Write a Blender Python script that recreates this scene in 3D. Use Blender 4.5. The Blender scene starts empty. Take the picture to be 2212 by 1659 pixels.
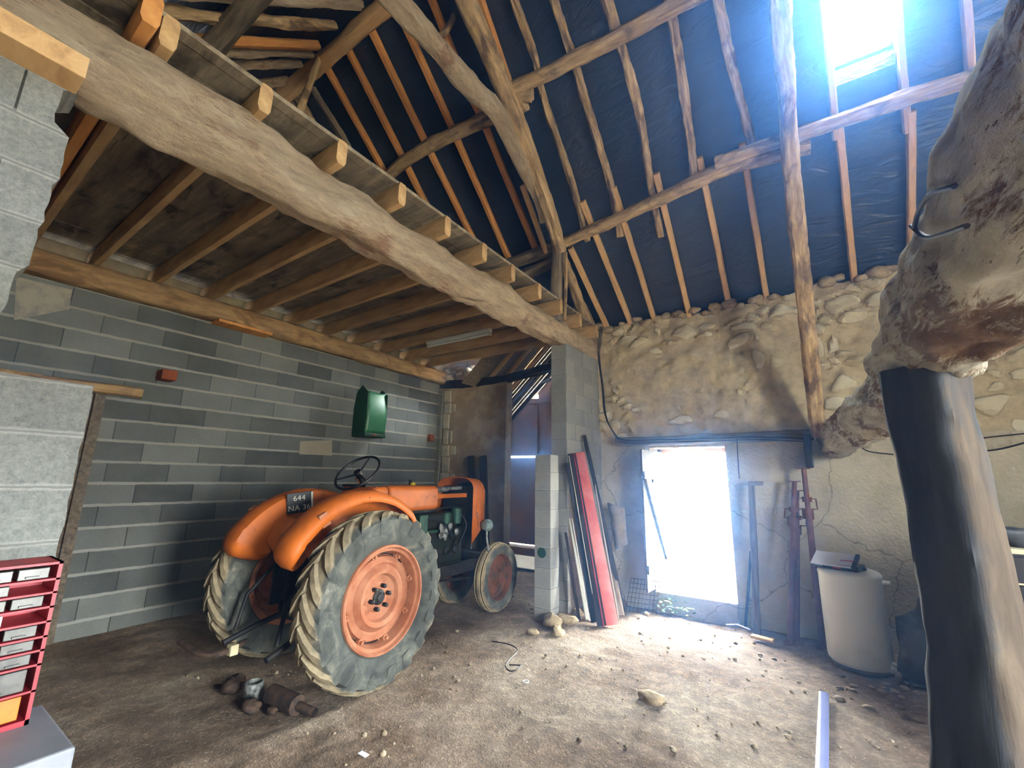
import bpy, math, random
from mathutils import Vector, Matrix, noise
SC = bpy.context.scene
COL = SC.collection
PI = math.pi
# ---------------------------------------------------------------- camera
FLEN = 940.0
ROT = ((0.8298306607, 0.5577409099, 0.0174971943),
       (-0.1021148331, 0.1826080414, -0.9778685310),
       (-0.5485924127, 0.8096785661, 0.2084873716))   # right, down, forward
EYE = 1.54                                            # eye height over the floor
cd = bpy.data.cameras.new('camera'); cam = bpy.data.objects.new('camera', cd); COL.objects.link(cam)
cd.sensor_width = 36.0; cd.lens = FLEN / 2212 * 36.0; cd.clip_start = 0.02; cd.clip_end = 200
R_, D_, F_ = [Vector(v) for v in ROT]
m = Matrix.Identity(4)
for i in range(3):
    m[i][0] = R_[i]; m[i][1] = -D_[i]; m[i][2] = -F_[i]
m[2][3] = EYE
cam.matrix_world = m
SC.camera = cam
# ---------------------------------------------------------------- world, light, exposure
W = bpy.data.worlds.new('world'); SC.world = W; W.use_nodes = True
bg = W.node_tree.nodes['Background']
bg.inputs[0].default_value = (0.76, 0.87, 1.0, 1)
wt = W.node_tree; wg = wt.nodes.new('ShaderNodeNewGeometry')
def sky_side(vec, k):                                   # raises the sky on one side to strengthen light through the openings
    d = wt.nodes.new('ShaderNodeVectorMath'); d.operation = 'DOT_PRODUCT'; d.inputs[1].default_value = vec
    m_ = wt.nodes.new('ShaderNodeMapRange'); m_.inputs['From Min'].default_value = 0.0; m_.inputs['To Min'].default_value = 0.0; m_.inputs['To Max'].default_value = k
    wt.links.new(wg.outputs['Incoming'], d.inputs[0]); wt.links.new(d.outputs['Value'], m_.inputs['Value']); return m_.outputs[0]
wa = wt.nodes.new('ShaderNodeMath'); wa.operation = 'ADD'; wb = wt.nodes.new('ShaderNodeMath'); wb.operation = 'ADD'; wb.inputs[1].default_value = 14.0
wt.links.new(sky_side((0.05, -0.70, -0.71), 130.0), wa.inputs[0]); wt.links.new(sky_side((-1.0, 0.0, -0.1), 75.0), wa.inputs[1])
wt.links.new(wa.outputs[0], wb.inputs[0]); wt.links.new(wb.outputs[0], bg.inputs[1])
SC.view_settings.view_transform = 'Standard'; SC.view_settings.look = 'None'
SC.view_settings.gamma = 1.0; SC.view_settings.use_curve_mapping = False
SC.view_settings.exposure = 0.55
cy = SC.cycles
cy.max_bounces = 7; cy.diffuse_bounces = 5; cy.glossy_bounces = 3; cy.transmission_bounces = 3
cy.volume_bounces = 0; cy.use_denoising = True; cy.sample_clamp_indirect = 8.0
cy.caustics_reflective = False; cy.caustics_refractive = False

def portal(name, loc, xax, yax, sx, sy):
    l = bpy.data.lights.new(name, 'AREA'); l.shape = 'RECTANGLE'; l.size = sx; l.size_y = sy
    l.cycles.is_portal = True
    o = bpy.data.objects.new(name, l); COL.objects.link(o)
    x = Vector(xax).normalized(); y = Vector(yax).normalized(); z = x.cross(y)
    mm = Matrix.Identity(4)
    for i in range(3):
        mm[i][0] = x[i]; mm[i][1] = y[i]; mm[i][2] = z[i]
    mm.translation = Vector(loc); o.matrix_world = mm
# light comes through: barn doorway right, back door, roof window
portal('portal_barn_door', (4.25, 0.65, -0.05), (0, 1, 0), (0, 0, 1), 1.7, 3.0)     # z axis points +x, light goes -x
portal('portal_back_door', (-1.3, 6.6, -0.45), (-1, 0, 0), (0, 0, 1), 0.95, 1.9)
portal('portal_roof_window', (0.75, 4.0, 4.0), (1, 0, 0), (0, 0.8, -0.605), 0.5, 1.3)

# ---------------------------------------------------------------- helpers: geometry in eye coordinates (eye at 0,0,0)
def ray(x, y):
    a = (x - 1106.0, y - 829.5, FLEN)
    return Vector((sum(a[k] * ROT[k][0] for k in range(3)), sum(a[k] * ROT[k][1] for k in range(3)), sum(a[k] * ROT[k][2] for k in range(3))))
def onX(x, y, X): v = ray(x, y); return v * (X / v.x)
def onY(x, y, Y): v = ray(x, y); return v * (Y / v.y)
def onZ(x, y, Z): v = ray(x, y); return v * (Z / v.z)
TA = 0.756; ZA = 2.25; YA = 6.05             # far roof slope
def zA(Y, off=0.0): return ZA + off + TA * (YA - Y)
def onA(x, y, off=0.0): v = ray(x, y); return v * ((ZA + off + TA * YA) / (v.z + TA * v.y))
TC = 0.9325; ZR = 5.12; YR = 2.33            # near roof slope
def zC(Y, off=0.0): return ZR + off - TC * (YR - Y)
def onC(x, y, off=0.0): v = ray(x, y); return v * ((ZR + off - TC * YR) / (v.z - TC * v.y))
def onD(x, y, off=0.0): v = ray(x, y); return v * ((1.81 + off + 0.925 * 4.67) / (v.z - 0.925 * v.x))
FL = -1.54
def floor_z(x, y):
    s = min(max((y - 4.2) / 1.6, 0), 1) * (0.10 if x > -2.2 else 0.02)
    return FL - s + 0.018 * noise.noise(Vector((x * 1.3, y * 1.3, 3.1))) + 0.012 * noise.noise(Vector((x * 4, y * 4, 7)))

def lin(c): return c / 12.92 if c <= 0.04045 else ((c + 0.055) / 1.055) ** 2.4
def C(h): return tuple(lin(int(h[i:i + 2], 16) / 255) for i in (0, 2, 4)) + (1,)

class G:                                     # verts + faces collector
    def __init__(s): s.v = []; s.f = []
    def add(s, v, f):
        n = len(s.v); s.v += [Vector(p) for p in v]; s.f += [tuple(i + n for i in q) for q in f]; return s
    def box(s, a, b):
        x0, y0, z0 = a; x1, y1, z1 = b
        return s.add([(x0, y0, z0), (x1, y0, z0), (x1, y1, z0), (x0, y1, z0), (x0, y0, z1), (x1, y0, z1), (x1, y1, z1), (x0, y1, z1)],
                     [(0, 3, 2, 1), (4, 5, 6, 7), (0, 1, 5, 4), (1, 2, 6, 5), (2, 3, 7, 6), (3, 0, 4, 7)])
    def xf(s, M):
        s.v = [M @ p for p in s.v]; return s
    def merge(s, g, M=None):
        return s.add([M @ p for p in g.v] if M else g.v, g.f)
    def prism(s, pts, ax, a, b):             # polygon in the two other axes extruded along axis ax
        n = len(pts)
        def P(p, t):
            q = [p[0], p[1]]; q.insert(ax, t); return q
        v = [P(p, a) for p in pts] + [P(p, b) for p in pts]
        f = [tuple(range(n))[::-1], tuple(range(n, 2 * n))] + [(i, (i + 1) % n, (i + 1) % n + n, i + n) for i in range(n)]
        return s.add(v, f)
    def lathe(s, prof, ax=0, n=48, closed=False, c=(0, 0, 0)):   # prof: (along axis, radius)
        m = len(prof); v = []
        for i in range(n):
            t = 2 * PI * i / n; cs, sn = math.cos(t), math.sin(t)
            for a, r in prof:
                p = [0, 0, 0]; p[ax] = a; p[(ax + 1) % 3] = r * cs; p[(ax + 2) % 3] = r * sn
                v.append((p[0] + c[0], p[1] + c[1], p[2] + c[2]))
        f = []
        for i in range(n):
            j = (i + 1) % n
            for k in range(m if closed else m - 1):
                k2 = (k + 1) % m
                f.append((i * m + k, j * m + k, j * m + k2, i * m + k2))
        return s.add(v, f)
    def tube(s, pts, r, n=10, cap=True):
        pts = [Vector(p) for p in pts]; v = []; f = []; up = None
        for i, p in enumerate(pts):
            d = (pts[min(i + 1, len(pts) - 1)] - pts[max(i - 1, 0)]).normalized()
            if up is None: up = Vector((0, 0, 1)) if abs(d.z) < 0.9 else Vector((1, 0, 0))
            a = d.cross(up).normalized(); b = a.cross(d).normalized(); up = b
            rr = r[i] if isinstance(r, (list, tuple)) else r
            for k in range(n):
                t = 2 * PI * k / n; v.append(p + a * (rr * math.cos(t)) + b * (rr * math.sin(t)))
        for i in range(len(pts) - 1):
            for k in range(n):
                k2 = (k + 1) % n; f.append((i * n + k, i * n + k2, (i + 1) * n + k2, (i + 1) * n + k))
        if cap:
            f.append(tuple(range(n))[::-1]); f.append(tuple(range((len(pts) - 1) * n, len(pts) * n)))
        return s.add(v, f)
    def rock(s, c, r, seed=0, sq=(1, 1, 0.7), n=8):
        v = []; f = []; sd = Vector((seed * 1.7, seed * 0.9, seed * 2.3))
        for i in range(n + 1):
            th = PI * i / n
            for k in range(2 * n):
                ph = PI * k / n
                d = Vector((math.sin(th) * math.cos(ph), math.sin(th) * math.sin(ph), math.cos(th)))
                k_ = 1 + 0.40 * noise.noise(d * 1.3 + sd) + 0.28 * noise.noise(d * 2.9 + sd) + 0.1 * noise.noise(d * 7 + sd)
                q = max(abs(d.x), abs(d.y), abs(d.z)); k_ *= 0.75 + 0.25 / (q + 0.25)
                v.append((c[0] + d.x * r * sq[0] * k_, c[1] + d.y * r * sq[1] * k_, c[2] + d.z * r * sq[2] * k_))
        for i in range(n):
            for k in range(2 * n):
                k2 = (k + 1) % (2 * n); a = i * 2 * n
                f.append((a + k, a + 2 * n + k, a + 2 * n + k2, a + k2))
        return s.add(v, f)

def mk(name, g, mat, parent=None, smooth=False, origin=None, bev=0.0, tagd=None):
    me = bpy.data.meshes.new(name)
    if parent is None and origin is None and g.v:
        xs = [p.x for p in g.v]; ys = [p.y for p in g.v]; zs = [p.z for p in g.v]
        origin = Vector(((min(xs) + max(xs)) / 2, (min(ys) + max(ys)) / 2, min(zs)))
    o0 = Vector(origin) if origin is not None else Vector((0, 0, 0))
    me.from_pydata([tuple(p - o0) for p in g.v], [], g.f); me.validate(); me.update()
    if smooth:
        me.polygons.foreach_set('use_smooth', [True] * len(me.polygons))
        if smooth != 2:
            me.set_sharp_from_angle(angle=math.radians(40))
    me.materials.append(mat)
    o = bpy.data.objects.new(name, me); COL.objects.link(o)
    if parent is not None: o.parent = parent
    else: o.location = o0
    if bev:
        b = o.modifiers.new('bevel', 'BEVEL'); b.width = bev; b.segments = 2; b.limit_method = 'ANGLE'
        b.angle_limit = math.radians(35)
    if tagd: tag(o, *tagd)
    return o
def tag(o, label, cat, group=None):
    o['label'] = label; o['category'] = cat
    if group: o['group'] = group
    return o
def struct(name, g, mat, smooth=False, origin=(0, 0, 0), parent=None):
    o = mk(name, g, mat, parent, smooth, origin if parent is None else None)
    if parent is None: o['kind'] = 'structure'
    return o
def empty(name, loc, label, cat, group=None, rz=0.0):
    o = bpy.data.objects.new(name, None); COL.objects.link(o); o.location = loc; o.rotation_euler = (0, 0, rz)
    o.empty_display_size = 0.1
    return tag(o, label, cat, group)

def catmull(pts, n):
    P = [Vector(p) for p in pts]
    if len(P) == 2: return [P[0].lerp(P[1], i / n) for i in range(n + 1)]
    P = [P[0] * 2 - P[1]] + P + [P[-1] * 2 - P[-2]]
    L = [0]
    for i in range(2, len(P) - 1): L.append(L[-1] + (P[i] - P[i - 1]).length)
    out = []
    for k in range(n + 1):
        t = L[-1] * k / n; i = 0
        while i < len(L) - 2 and t > L[i + 1]: i += 1
        u = (t - L[i]) / max(L[i + 1] - L[i], 1e-6)
        a, b, c, d = P[i], P[i + 1], P[i + 2], P[i + 3]
        out.append(0.5 * ((2 * b) + (c - a) * u + (2 * a - 5 * b + 4 * c - d) * u * u + (3 * b - a - 3 * c + d) * u ** 3))
    return out
def lerpl(w, t):
    if not isinstance(w, (list, tuple)): return w
    u = t * (len(w) - 1); j = min(int(u), len(w) - 2); return w[j] + (w[j + 1] - w[j]) * (u - j)
TS = [0]
def timber(name, pts, w, h, mat, label=None, cat='beam', group=None, side=None, sq=5.0, rough=0.008, step=0.06, nr=16, taper=1.0, wob=1.0, kind=None, lump=0.0, parent=None, sd=0):
    """a timber following pts; w across (side), h the other way; sq squareness of its section"""
    TS[0] += 1; seed = (TS[0] + sd) * 7.31
    P = [Vector(p) for p in pts]; L = sum((P[i + 1] - P[i]).length for i in range(len(P) - 1))
    n = max(2, int(L / step)) if (rough > 0 or len(P) > 2) else 1
    path = catmull(P, n)
    ch = (P[-1] - P[0]).normalized()
    up = Vector(side) if side is not None else (Vector((0, 0, 1)) if abs(ch.z) < 0.95 else Vector((0, 1, 0)))
    ay = up.cross(ch).normalized(); az = ch.cross(ay).normalized()
    M = Matrix.Identity(4)
    for i in range(3):
        M[i][0] = ch[i]; M[i][1] = ay[i]; M[i][2] = az[i]
    M.translation = P[0]; Mi = M.inverted()
    g = G(); v = []; f = []
    for i, p in enumerate(path):
        d = (path[min(i + 1, n)] - path[max(i - 1, 0)]).normalized()
        a = up.cross(d).normalized(); b = d.cross(a).normalized(); s = i / n * L
        k = 1 + (taper - 1) * i / n
        ww = lerpl(w, i / n); hh = lerpl(h, i / n)
        for q in range(nr):
            t = 2 * PI * (q + 0.5) / nr; cs, sn = math.cos(t), math.sin(t)
            rr = (abs(cs) ** sq + abs(sn) ** sq) ** (-1 / sq)
            e = 0.0
            if rough:
                nv = Vector((s * 2.2, cs * 1.2 + seed, sn * 1.2))
                e = rough * wob * 1.6 * noise.noise(nv) + rough * noise.noise(Vector((s * 9, cs * 2.5 + seed, sn * 2.5)))
            if lump:
                e += lump * max(0, noise.noise(Vector((s * 3.1 + seed, cs * 1.5, sn * 1.5)))) ** 1.5
            v.append(Mi @ (p + a * (cs * rr * ww / 2 * k + cs * e) + b * (sn * rr * hh / 2 * k + sn * e)))
    for i in range(n):
        for q in range(nr):
            q2 = (q + 1) % nr; f.append((i * nr + q, i * nr + q2, (i + 1) * nr + q2, (i + 1) * nr + q))
    f.append(tuple(range(nr))[::-1]); f.append(tuple(range(n * nr, (n + 1) * nr)))
    g.add(v, f)
    o = mk(name, g, mat, None, True, (0, 0, 0)); o.matrix_world = M
    if parent is not None: o.parent = parent; o.matrix_parent_inverse = parent.matrix_basis.inverted()
    if label: tag(o, label, cat, group)
    if kind: o['kind'] = kind
    return o
def smp(pts, off=0.0):                       # photo points on the far roof slope
    return [onA(x, y, off) for x, y in pts]

# ---------------------------------------------------------------- materials
def new(name, base=(0.5, 0.5, 0.5, 1), rough=0.8, metal=0.0, spec=0.3):
    M = bpy.data.materials.new(name); M.use_nodes = True
    b = M.node_tree.nodes['Principled BSDF']
    b.inputs['Base Color'].default_value = base; b.inputs['Roughness'].default_value = rough
    b.inputs['Metallic'].default_value = metal; b.inputs['Specular IOR Level'].default_value = spec
    return M, M.node_tree, b
def N(nt, t, **k):
    n = nt.nodes.new(t)
    for a, b in k.items():
        if a.startswith('i_'): n.inputs[a[2:].replace('_', ' ')].default_value = b
        else: setattr(n, a, b)
    return n
def coords(nt, scale=(1, 1, 1), loc=(0, 0, 0), kind='Object'):
    t = N(nt, 'ShaderNodeTexCoord'); mp = N(nt, 'ShaderNodeMapping')
    mp.inputs['Scale'].default_value = scale; mp.inputs['Location'].default_value = loc
    nt.links.new(t.outputs[kind], mp.inputs[0]); return mp.outputs[0]
def noi(nt, vec, scale, detail=4, rough=0.6, dist=0.0):
    n = N(nt, 'ShaderNodeTexNoise'); n.inputs['Scale'].default_value = scale; n.inputs['Detail'].default_value = detail
    n.inputs['Roughness'].default_value = rough; n.inputs['Distortion'].default_value = dist
    nt.links.new(vec, n.inputs['Vector']); return n.outputs['Fac']
def ramp(nt, fac, stops):
    r = N(nt, 'ShaderNodeValToRGB'); e = r.color_ramp.elements
    while len(e) < len(stops): e.new(0.5)
    for i, (p, c) in enumerate(stops): e[i].position = p; e[i].color = c
    nt.links.new(fac, r.inputs[0]); return r.outputs[0]
def mix(nt, fac, a, b, mode='MIX'):
    n = N(nt, 'ShaderNodeMix', data_type='RGBA', blend_type=mode)
    for s, v in ((0, fac), (6, a), (7, b)):
        if hasattr(v, 'default_value') or hasattr(v, 'links'): nt.links.new(v, n.inputs[s])
        else: n.inputs[s].default_value = v
    return n.outputs[2]
def math_(nt, op, a, b=None, c=None):
    n = N(nt, 'ShaderNodeMath', operation=op)
    for i, v in enumerate((a, b, c)):
        if v is None: continue
        if hasattr(v, 'links'): nt.links.new(v, n.inputs[i])
        else: n.inputs[i].default_value = v
    return n.outputs[0]
def bump(nt, b, h, strength=0.5, dist=0.01):
    n = N(nt, 'ShaderNodeBump'); n.inputs['Strength'].default_value = strength; n.inputs['Distance'].default_value = dist
    nt.links.new(h, n.inputs['Height']); nt.links.new(n.outputs[0], b.inputs['Normal'])
BW = (0, 0, 0, 1), (1, 1, 1, 1)
def wood(name, dark, mid, light, stretch=9.0, sc=3.0, blot=None, bs=0.5, rough=0.85, bd=0.01):
    M, nt, b = new(name, rough=rough, spec=0.2)
    v = coords(nt, (1.0, stretch, stretch)); v1 = coords(nt)
    f = noi(nt, v, sc, 6, 0.65, 0.4)
    c = ramp(nt, f, [(0.3, C(dark)), (0.5, C(mid)), (0.72, C(light))])
    if blot:
        k = noi(nt, coords(nt, (1, 2.2, 2.2)), 2.6, 5, 0.6, 0.6)
        c = mix(nt, ramp(nt, k, [(0.52, BW[0]), (0.66, BW[1])]), c, C(blot))
    info = N(nt, 'ShaderNodeObjectInfo')
    r = math_(nt, 'MULTIPLY_ADD', info.outputs['Random'], 0.3, 0.85)
    hs = N(nt, 'ShaderNodeHueSaturation'); nt.links.new(c, hs.inputs['Color']); nt.links.new(r, hs.inputs['Value'])
    nt.links.new(hs.outputs[0], b.inputs['Base Color'])
    f2 = noi(nt, v, sc * 3, 6, 0.7, 0.2)
    bump(nt, b, mix(nt, 0.5, f, f2), bs, bd)
    return M
MW = {}
def worn(name='whitewashed_worn_beam', cs=('9a907c', 'b8b09c', 'd6cfbc'), pc='6a5038', pd='4a3a2b', lo=0.51, st=2.2, bd=0.05):
    M, nt, b = new(name, rough=0.92, spec=0.15)
    v = coords(nt, (1.0, st, st)); v2 = coords(nt, (0.8, st * 1.7, st * 1.7))
    c = ramp(nt, noi(nt, v, 4, 7, 0.7, 0.3), [(0.32, C(cs[0])), (0.5, C(cs[1])), (0.7, C(cs[2]))])
    k = mix(nt, 0.45, noi(nt, coords(nt), 2.1, 3, 0.6), noi(nt, v2, 9, 6, 0.8, 0.6))
    c = mix(nt, ramp(nt, k, [(lo, BW[0]), (lo + 0.06, BW[1])]), c, C(pc))
    c = mix(nt, ramp(nt, noi(nt, v2, 16, 5, 0.8), [(0.60, BW[0]), (0.68, BW[1])]), c, C(pd))
    nt.links.new(c, b.inputs['Base Color'])
    h = mix(nt, 0.5, noi(nt, v2, 7, 7, 0.75, 0.5), noi(nt, coords(nt), 30, 5, 0.8))
    bump(nt, b, h, 1.0, bd)
    return M
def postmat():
    M, nt, b = new('worn_post_shaded_side', rough=0.85, spec=0.2)
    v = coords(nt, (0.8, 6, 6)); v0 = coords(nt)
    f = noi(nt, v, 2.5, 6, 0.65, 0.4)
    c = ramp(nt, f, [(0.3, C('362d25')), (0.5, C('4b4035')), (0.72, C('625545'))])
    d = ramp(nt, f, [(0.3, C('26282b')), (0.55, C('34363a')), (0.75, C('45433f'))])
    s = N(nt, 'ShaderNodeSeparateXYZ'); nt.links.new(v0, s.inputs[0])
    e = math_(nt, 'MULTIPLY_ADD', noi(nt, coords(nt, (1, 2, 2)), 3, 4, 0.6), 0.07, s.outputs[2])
    c = mix(nt, ramp(nt, e, [(0.133, BW[0]), (0.15, BW[1])]), d, c)  # shade painted on the camera-facing side, paler tone on the lit right
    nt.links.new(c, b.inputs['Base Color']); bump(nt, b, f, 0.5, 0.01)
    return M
MW['tie'] = worn('pale_hewn_oak', ('a8937c', 'ccb599', 'e6d5b8'), '9a7a62', '6a5442', 0.56, 4.5, 0.05)
MW['old'] = wood('old_roundwood', '6a543f', 'a08664', 'c9b08c', 9, 3.0, '5b4838', 0.7)
MW['new'] = wood('sawn_pine', 'a0683a', 'c98b50', 'dda666', 5, 2.0, None, 0.15)
MW['newpale'] = wood('sawn_pale_pine', 'a8835a', 'cfa778', 'e2c090', 5, 2.0, None, 0.2)
MW['joist'] = wood('joist_pine', '86684a', 'a98a62', 'c2a47a', 5, 2.0, None, 0.2)
MW['deck'] = wood('loft_deck_board', '4a4034', '6f6454', '9a8d78', 8, 1.1, '33291f', 0.3)
MW['grey'] = wood('grey_dry_wood', '3c342c', '665a4c', '8a7c6a', 9, 3.0, None, 0.5)
MW['dark'] = wood('dark_stained_wood', '120f0c', '231d18', '3a3129', 9, 3.0, None, 0.4)
MW['bigbeam'] = worn()
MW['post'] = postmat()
MW['postlit'] = wood('worn_post_sapwood', '5a4b3c', '8a7760', 'a8967a', 7, 2.0, None, 0.5)
MW['lowbeam'] = wood('brown_wall_beam', '6b5238', '9c7f5c', 'bda27c', 6, 2.0, '70543a', 0.4)

def plain(name, h, rough=0.6, metal=0.0, var=0.25, sc=6.0, bs=0.0, h2=None, spec=0.35, edge=(0.45, 0.6)):
    M, nt, b = new(name, C(h), rough, metal, spec)
    f = noi(nt, coords(nt), sc, 6, 0.65)
    c = C(h); d = C(h2) if h2 else tuple(x * (1 - var) for x in c[:3]) + (1,)
    nt.links.new(ramp(nt, f, [(edge[0], c), (edge[1], d)]), b.inputs['Base Color'])
    if bs: bump(nt, b, noi(nt, coords(nt), sc * 6, 5, 0.7), bs, 0.01)
    return M
def block_mat(name, ax, u0, v0, c1='6f6f69', c2='8a8a83', cm='a3a39b', bw=0.52, rowh=0.21, grain=0.25, hs=0.4):
    M, nt, b = new(name, rough=0.95, spec=0.15)
    t = N(nt, 'ShaderNodeTexCoord'); s = N(nt, 'ShaderNodeSeparateXYZ'); nt.links.new(t.outputs['Object'], s.inputs[0])
    u = math_(nt, 'SUBTRACT', s.outputs[ax], u0); wv = math_(nt, 'SUBTRACT', s.outputs[2], v0)
    nz = noi(nt, t.outputs['Object'], 9, 4, 0.7); wv2 = math_(nt, 'MULTIPLY_ADD', nz, 0.016, math_(nt, 'SUBTRACT', wv, 0.008))
    cb = N(nt, 'ShaderNodeCombineXYZ'); nt.links.new(u, cb.inputs[0]); nt.links.new(wv2, cb.inputs[1])
    br = N(nt, 'ShaderNodeTexBrick'); br.offset = 0.5
    for k, v in (('Scale', 1.0), ('Mortar Size', 0.0045), ('Mortar Smooth', 0.3), ('Brick Width', bw), ('Row Height', rowh), ('Bias', 0.0)):
        br.inputs[k].default_value = v
    br.inputs['Color1'].default_value = C(c1); br.inputs['Color2'].default_value = C(c2); br.inputs['Mortar'].default_value = C('4c4b46')
    nt.links.new(cb.outputs[0], br.inputs['Vector'])
    fr = math_(nt, 'PINGPONG', wv2, rowh / 2)                     # distance to a course line
    hm = ramp(nt, math_(nt, 'DIVIDE', math_(nt, 'SUBTRACT', fr, math_(nt, 'MULTIPLY', noi(nt, t.outputs['Object'], 5, 5, 0.7), 0.018)), 0.02), [(0.0, BW[1]), (0.35, BW[0])])
    g1 = noi(nt, t.outputs['Object'], 55, 5, 0.8); g2 = noi(nt, t.outputs['Object'], 2.2, 4, 0.6)
    base = mix(nt, 0.75, br.outputs['Color'], ramp(nt, g2, [(0.35, C('646668')), (0.65, C('929495'))]), 'SOFT_LIGHT')
    base = mix(nt, grain, base, ramp(nt, g1, [(0.3, C('3a3a36')), (0.7, C('d0d0c8'))]), 'OVERLAY')
    c = mix(nt, math_(nt, 'MULTIPLY', hm, hs), base, C(cm))
    nt.links.new(c, b.inputs['Base Color'])
    hgt = math_(nt, 'ADD', math_(nt, 'MULTIPLY', br.outputs['Fac'], -0.5), math_(nt, 'MULTIPLY', g1, 0.35))
    hgt = math_(nt, 'ADD', hgt, math_(nt, 'MULTIPLY', hm, 0.3))
    bump(nt, b, hgt, 0.6, 0.012)
    return M
def stone_mat():
    M, nt, b = new('rubble_stone_and_earth', rough=0.97, spec=0.1)
    v = coords(nt); vd = coords(nt, (1, 1, 1.5))
    at = N(nt, 'ShaderNodeAttribute'); at.attribute_name = 'stone'; ac = N(nt, 'ShaderNodeAttribute'); ac.attribute_name = 'cell'
    sc_ = ramp(nt, math_(nt, 'MULTIPLY_ADD', noi(nt, v, 14, 5, 0.7), 0.35, math_(nt, 'MULTIPLY', ac.outputs['Fac'], 0.75)), [(0.15, C('9d9380')), (0.5, C('c2b79c')), (0.85, C('d6cfba'))])
    earth = ramp(nt, noi(nt, v, 6, 6, 0.7), [(0.35, C('9d8f76')), (0.55, C('b8a98c')), (0.8, C('c9bc9e'))])
    stf = ramp(nt, math_(nt, 'MULTIPLY_ADD', noi(nt, v, 25, 4, 0.7), 0.4, math_(nt, 'SUBTRACT', at.outputs['Fac'], 0.2)), [(0.3, BW[0]), (0.5, BW[1])])
    c = mix(nt, stf, earth, sc_)
    s = N(nt, 'ShaderNodeSeparateXYZ'); nt.links.new(v, s.inputs[0])
    zz = math_(nt, 'MULTIPLY_ADD', noi(nt, v, 2.0, 4, 0.6), 0.35, math_(nt, 'SUBTRACT', s.outputs[2], 0.65))
    low = ramp(nt, zz, [(0.0, BW[1]), (0.03, BW[0])])              # cement render below the lintel line
    ren = ramp(nt, noi(nt, v, 2.2, 6, 0.65), [(0.35, C('a39b88')), (0.55, C('b8af9b')), (0.75, C('c6bda8'))])
    cr = N(nt, 'ShaderNodeTexVoronoi'); cr.feature = 'DISTANCE_TO_EDGE'; cr.inputs['Scale'].default_value = 0.9
    wv = N(nt, 'ShaderNodeVectorMath', operation='ADD'); nt.links.new(v, wv.inputs[0])
    nn = N(nt, 'ShaderNodeTexNoise'); nn.inputs['Scale'].default_value = 5; nt.links.new(v, nn.inputs['Vector'])
    sc2 = N(nt, 'ShaderNodeVectorMath', operation='SCALE'); sc2.inputs['Scale'].default_value = 0.25; nt.links.new(nn.outputs['Color'], sc2.inputs[0])
    nt.links.new(sc2.outputs[0], wv.inputs[1]); nt.links.new(wv.outputs[0], cr.inputs['Vector'])
    crk = ramp(nt, cr.outputs['Distance'], [(0.0, BW[1]), (0.008, BW[0])])
    ren = mix(nt, math_(nt, 'MULTIPLY', crk, 0.6), ren, C('4a4336'))
    c = mix(nt, low, c, ren)
    nt.links.new(c, b.inputs['Base Color'])
    h = mix(nt, 0.6, stf, noi(nt, v, 18, 6, 0.7))
    h = mix(nt, low, h, noi(nt, v, 30, 5, 0.6))
    bump(nt, b, h, 0.9, 0.03)
    return M
def dirt_mat():
    M, nt, b = new('dusty_earth_floor', rough=0.97, spec=0.1)
    v = coords(nt)
    a = noi(nt, v, 1.1, 6, 0.6, 0.3); f = noi(nt, v, 14, 6, 0.75); g = noi(nt, v, 60, 3, 0.7)
    c = ramp(nt, a, [(0.3, C('6b5a49')), (0.5, C('8f8073')), (0.7, C('aca296'))])
    c = mix(nt, 0.55, c, ramp(nt, f, [(0.35, C('5f5244')), (0.5, C('8f8375')), (0.68, C('d8d0c4'))]), 'OVERLAY')
    c = mix(nt, ramp(nt, g, [(0.62, BW[0]), (0.7, BW[1])]), c, C('c9bba4'))
    nt.links.new(c, b.inputs['Base Color'])
    bump(nt, b, mix(nt, 0.4, f, g), 1.0, 0.035)
    return M
def lining_mat():
    M, nt, b = new('black_roof_lining', C('12151d'), 0.42, 0.0, 0.5)
    v = coords(nt, (1.5, 4, 4)); v2 = coords(nt)
    f = noi(nt, v, 2.0, 4, 0.55, 1.5)
    nt.links.new(ramp(nt, noi(nt, v2, 0.8, 3), [(0.4, C('161d2b')), (0.6, C('1f2a3d'))]), b.inputs['Base Color'])
    bump(nt, b, f, 0.6, 0.05)
    return M
MT = {}
MT['wallL'] = block_mat('grey_block_wall', 1, 1.41 + 0.26, 1.546 - 0.21 * 20, '606262', '8a8c8a', 'a8a9a6', hs=0.6)
MT['wallN'] = block_mat('coarse_block_wall', 1, 0.1, 0.348 - 0.21 * 20, '8c8d8c', '9c9d9c', 'aeaeac', bw=9.0, grain=0.6, hs=0.3)
MT['pier'] = block_mat('pier_blocks', 1, 4.95, 1.74 - 0.21 * 20, '919190', 'a5a4a0', 'aeada8', hs=0.2)
MT['pierf'] = block_mat('pier_blocks_end', 0, -2.9, 1.74 - 0.21 * 20, '85857e', 'a09f97', 'b0afa6')
MT['stone'] = stone_mat(); MT['dirt'] = dirt_mat(); MT['lining'] = lining_mat()
MT['plaster'] = plain('old_pink_plaster', '8a7a68', 0.95, 0, 0.3, 3.0, 0.5, 'a8998a')
MT['whiteblock'] = plain('pale_quoin_blocks', 'b5b0a2', 0.95, 0, 0.25, 8, 0.5)
MT['rocks'] = plain('limestone', 'a8967a', 0.95, 0, 0.3, 9, 0.8, '7c6a50')
MT['pebble'] = plain('floor_pebbles', '968874', 0.95, 0, 0.4, 3, 0.3, '66573f')
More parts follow.
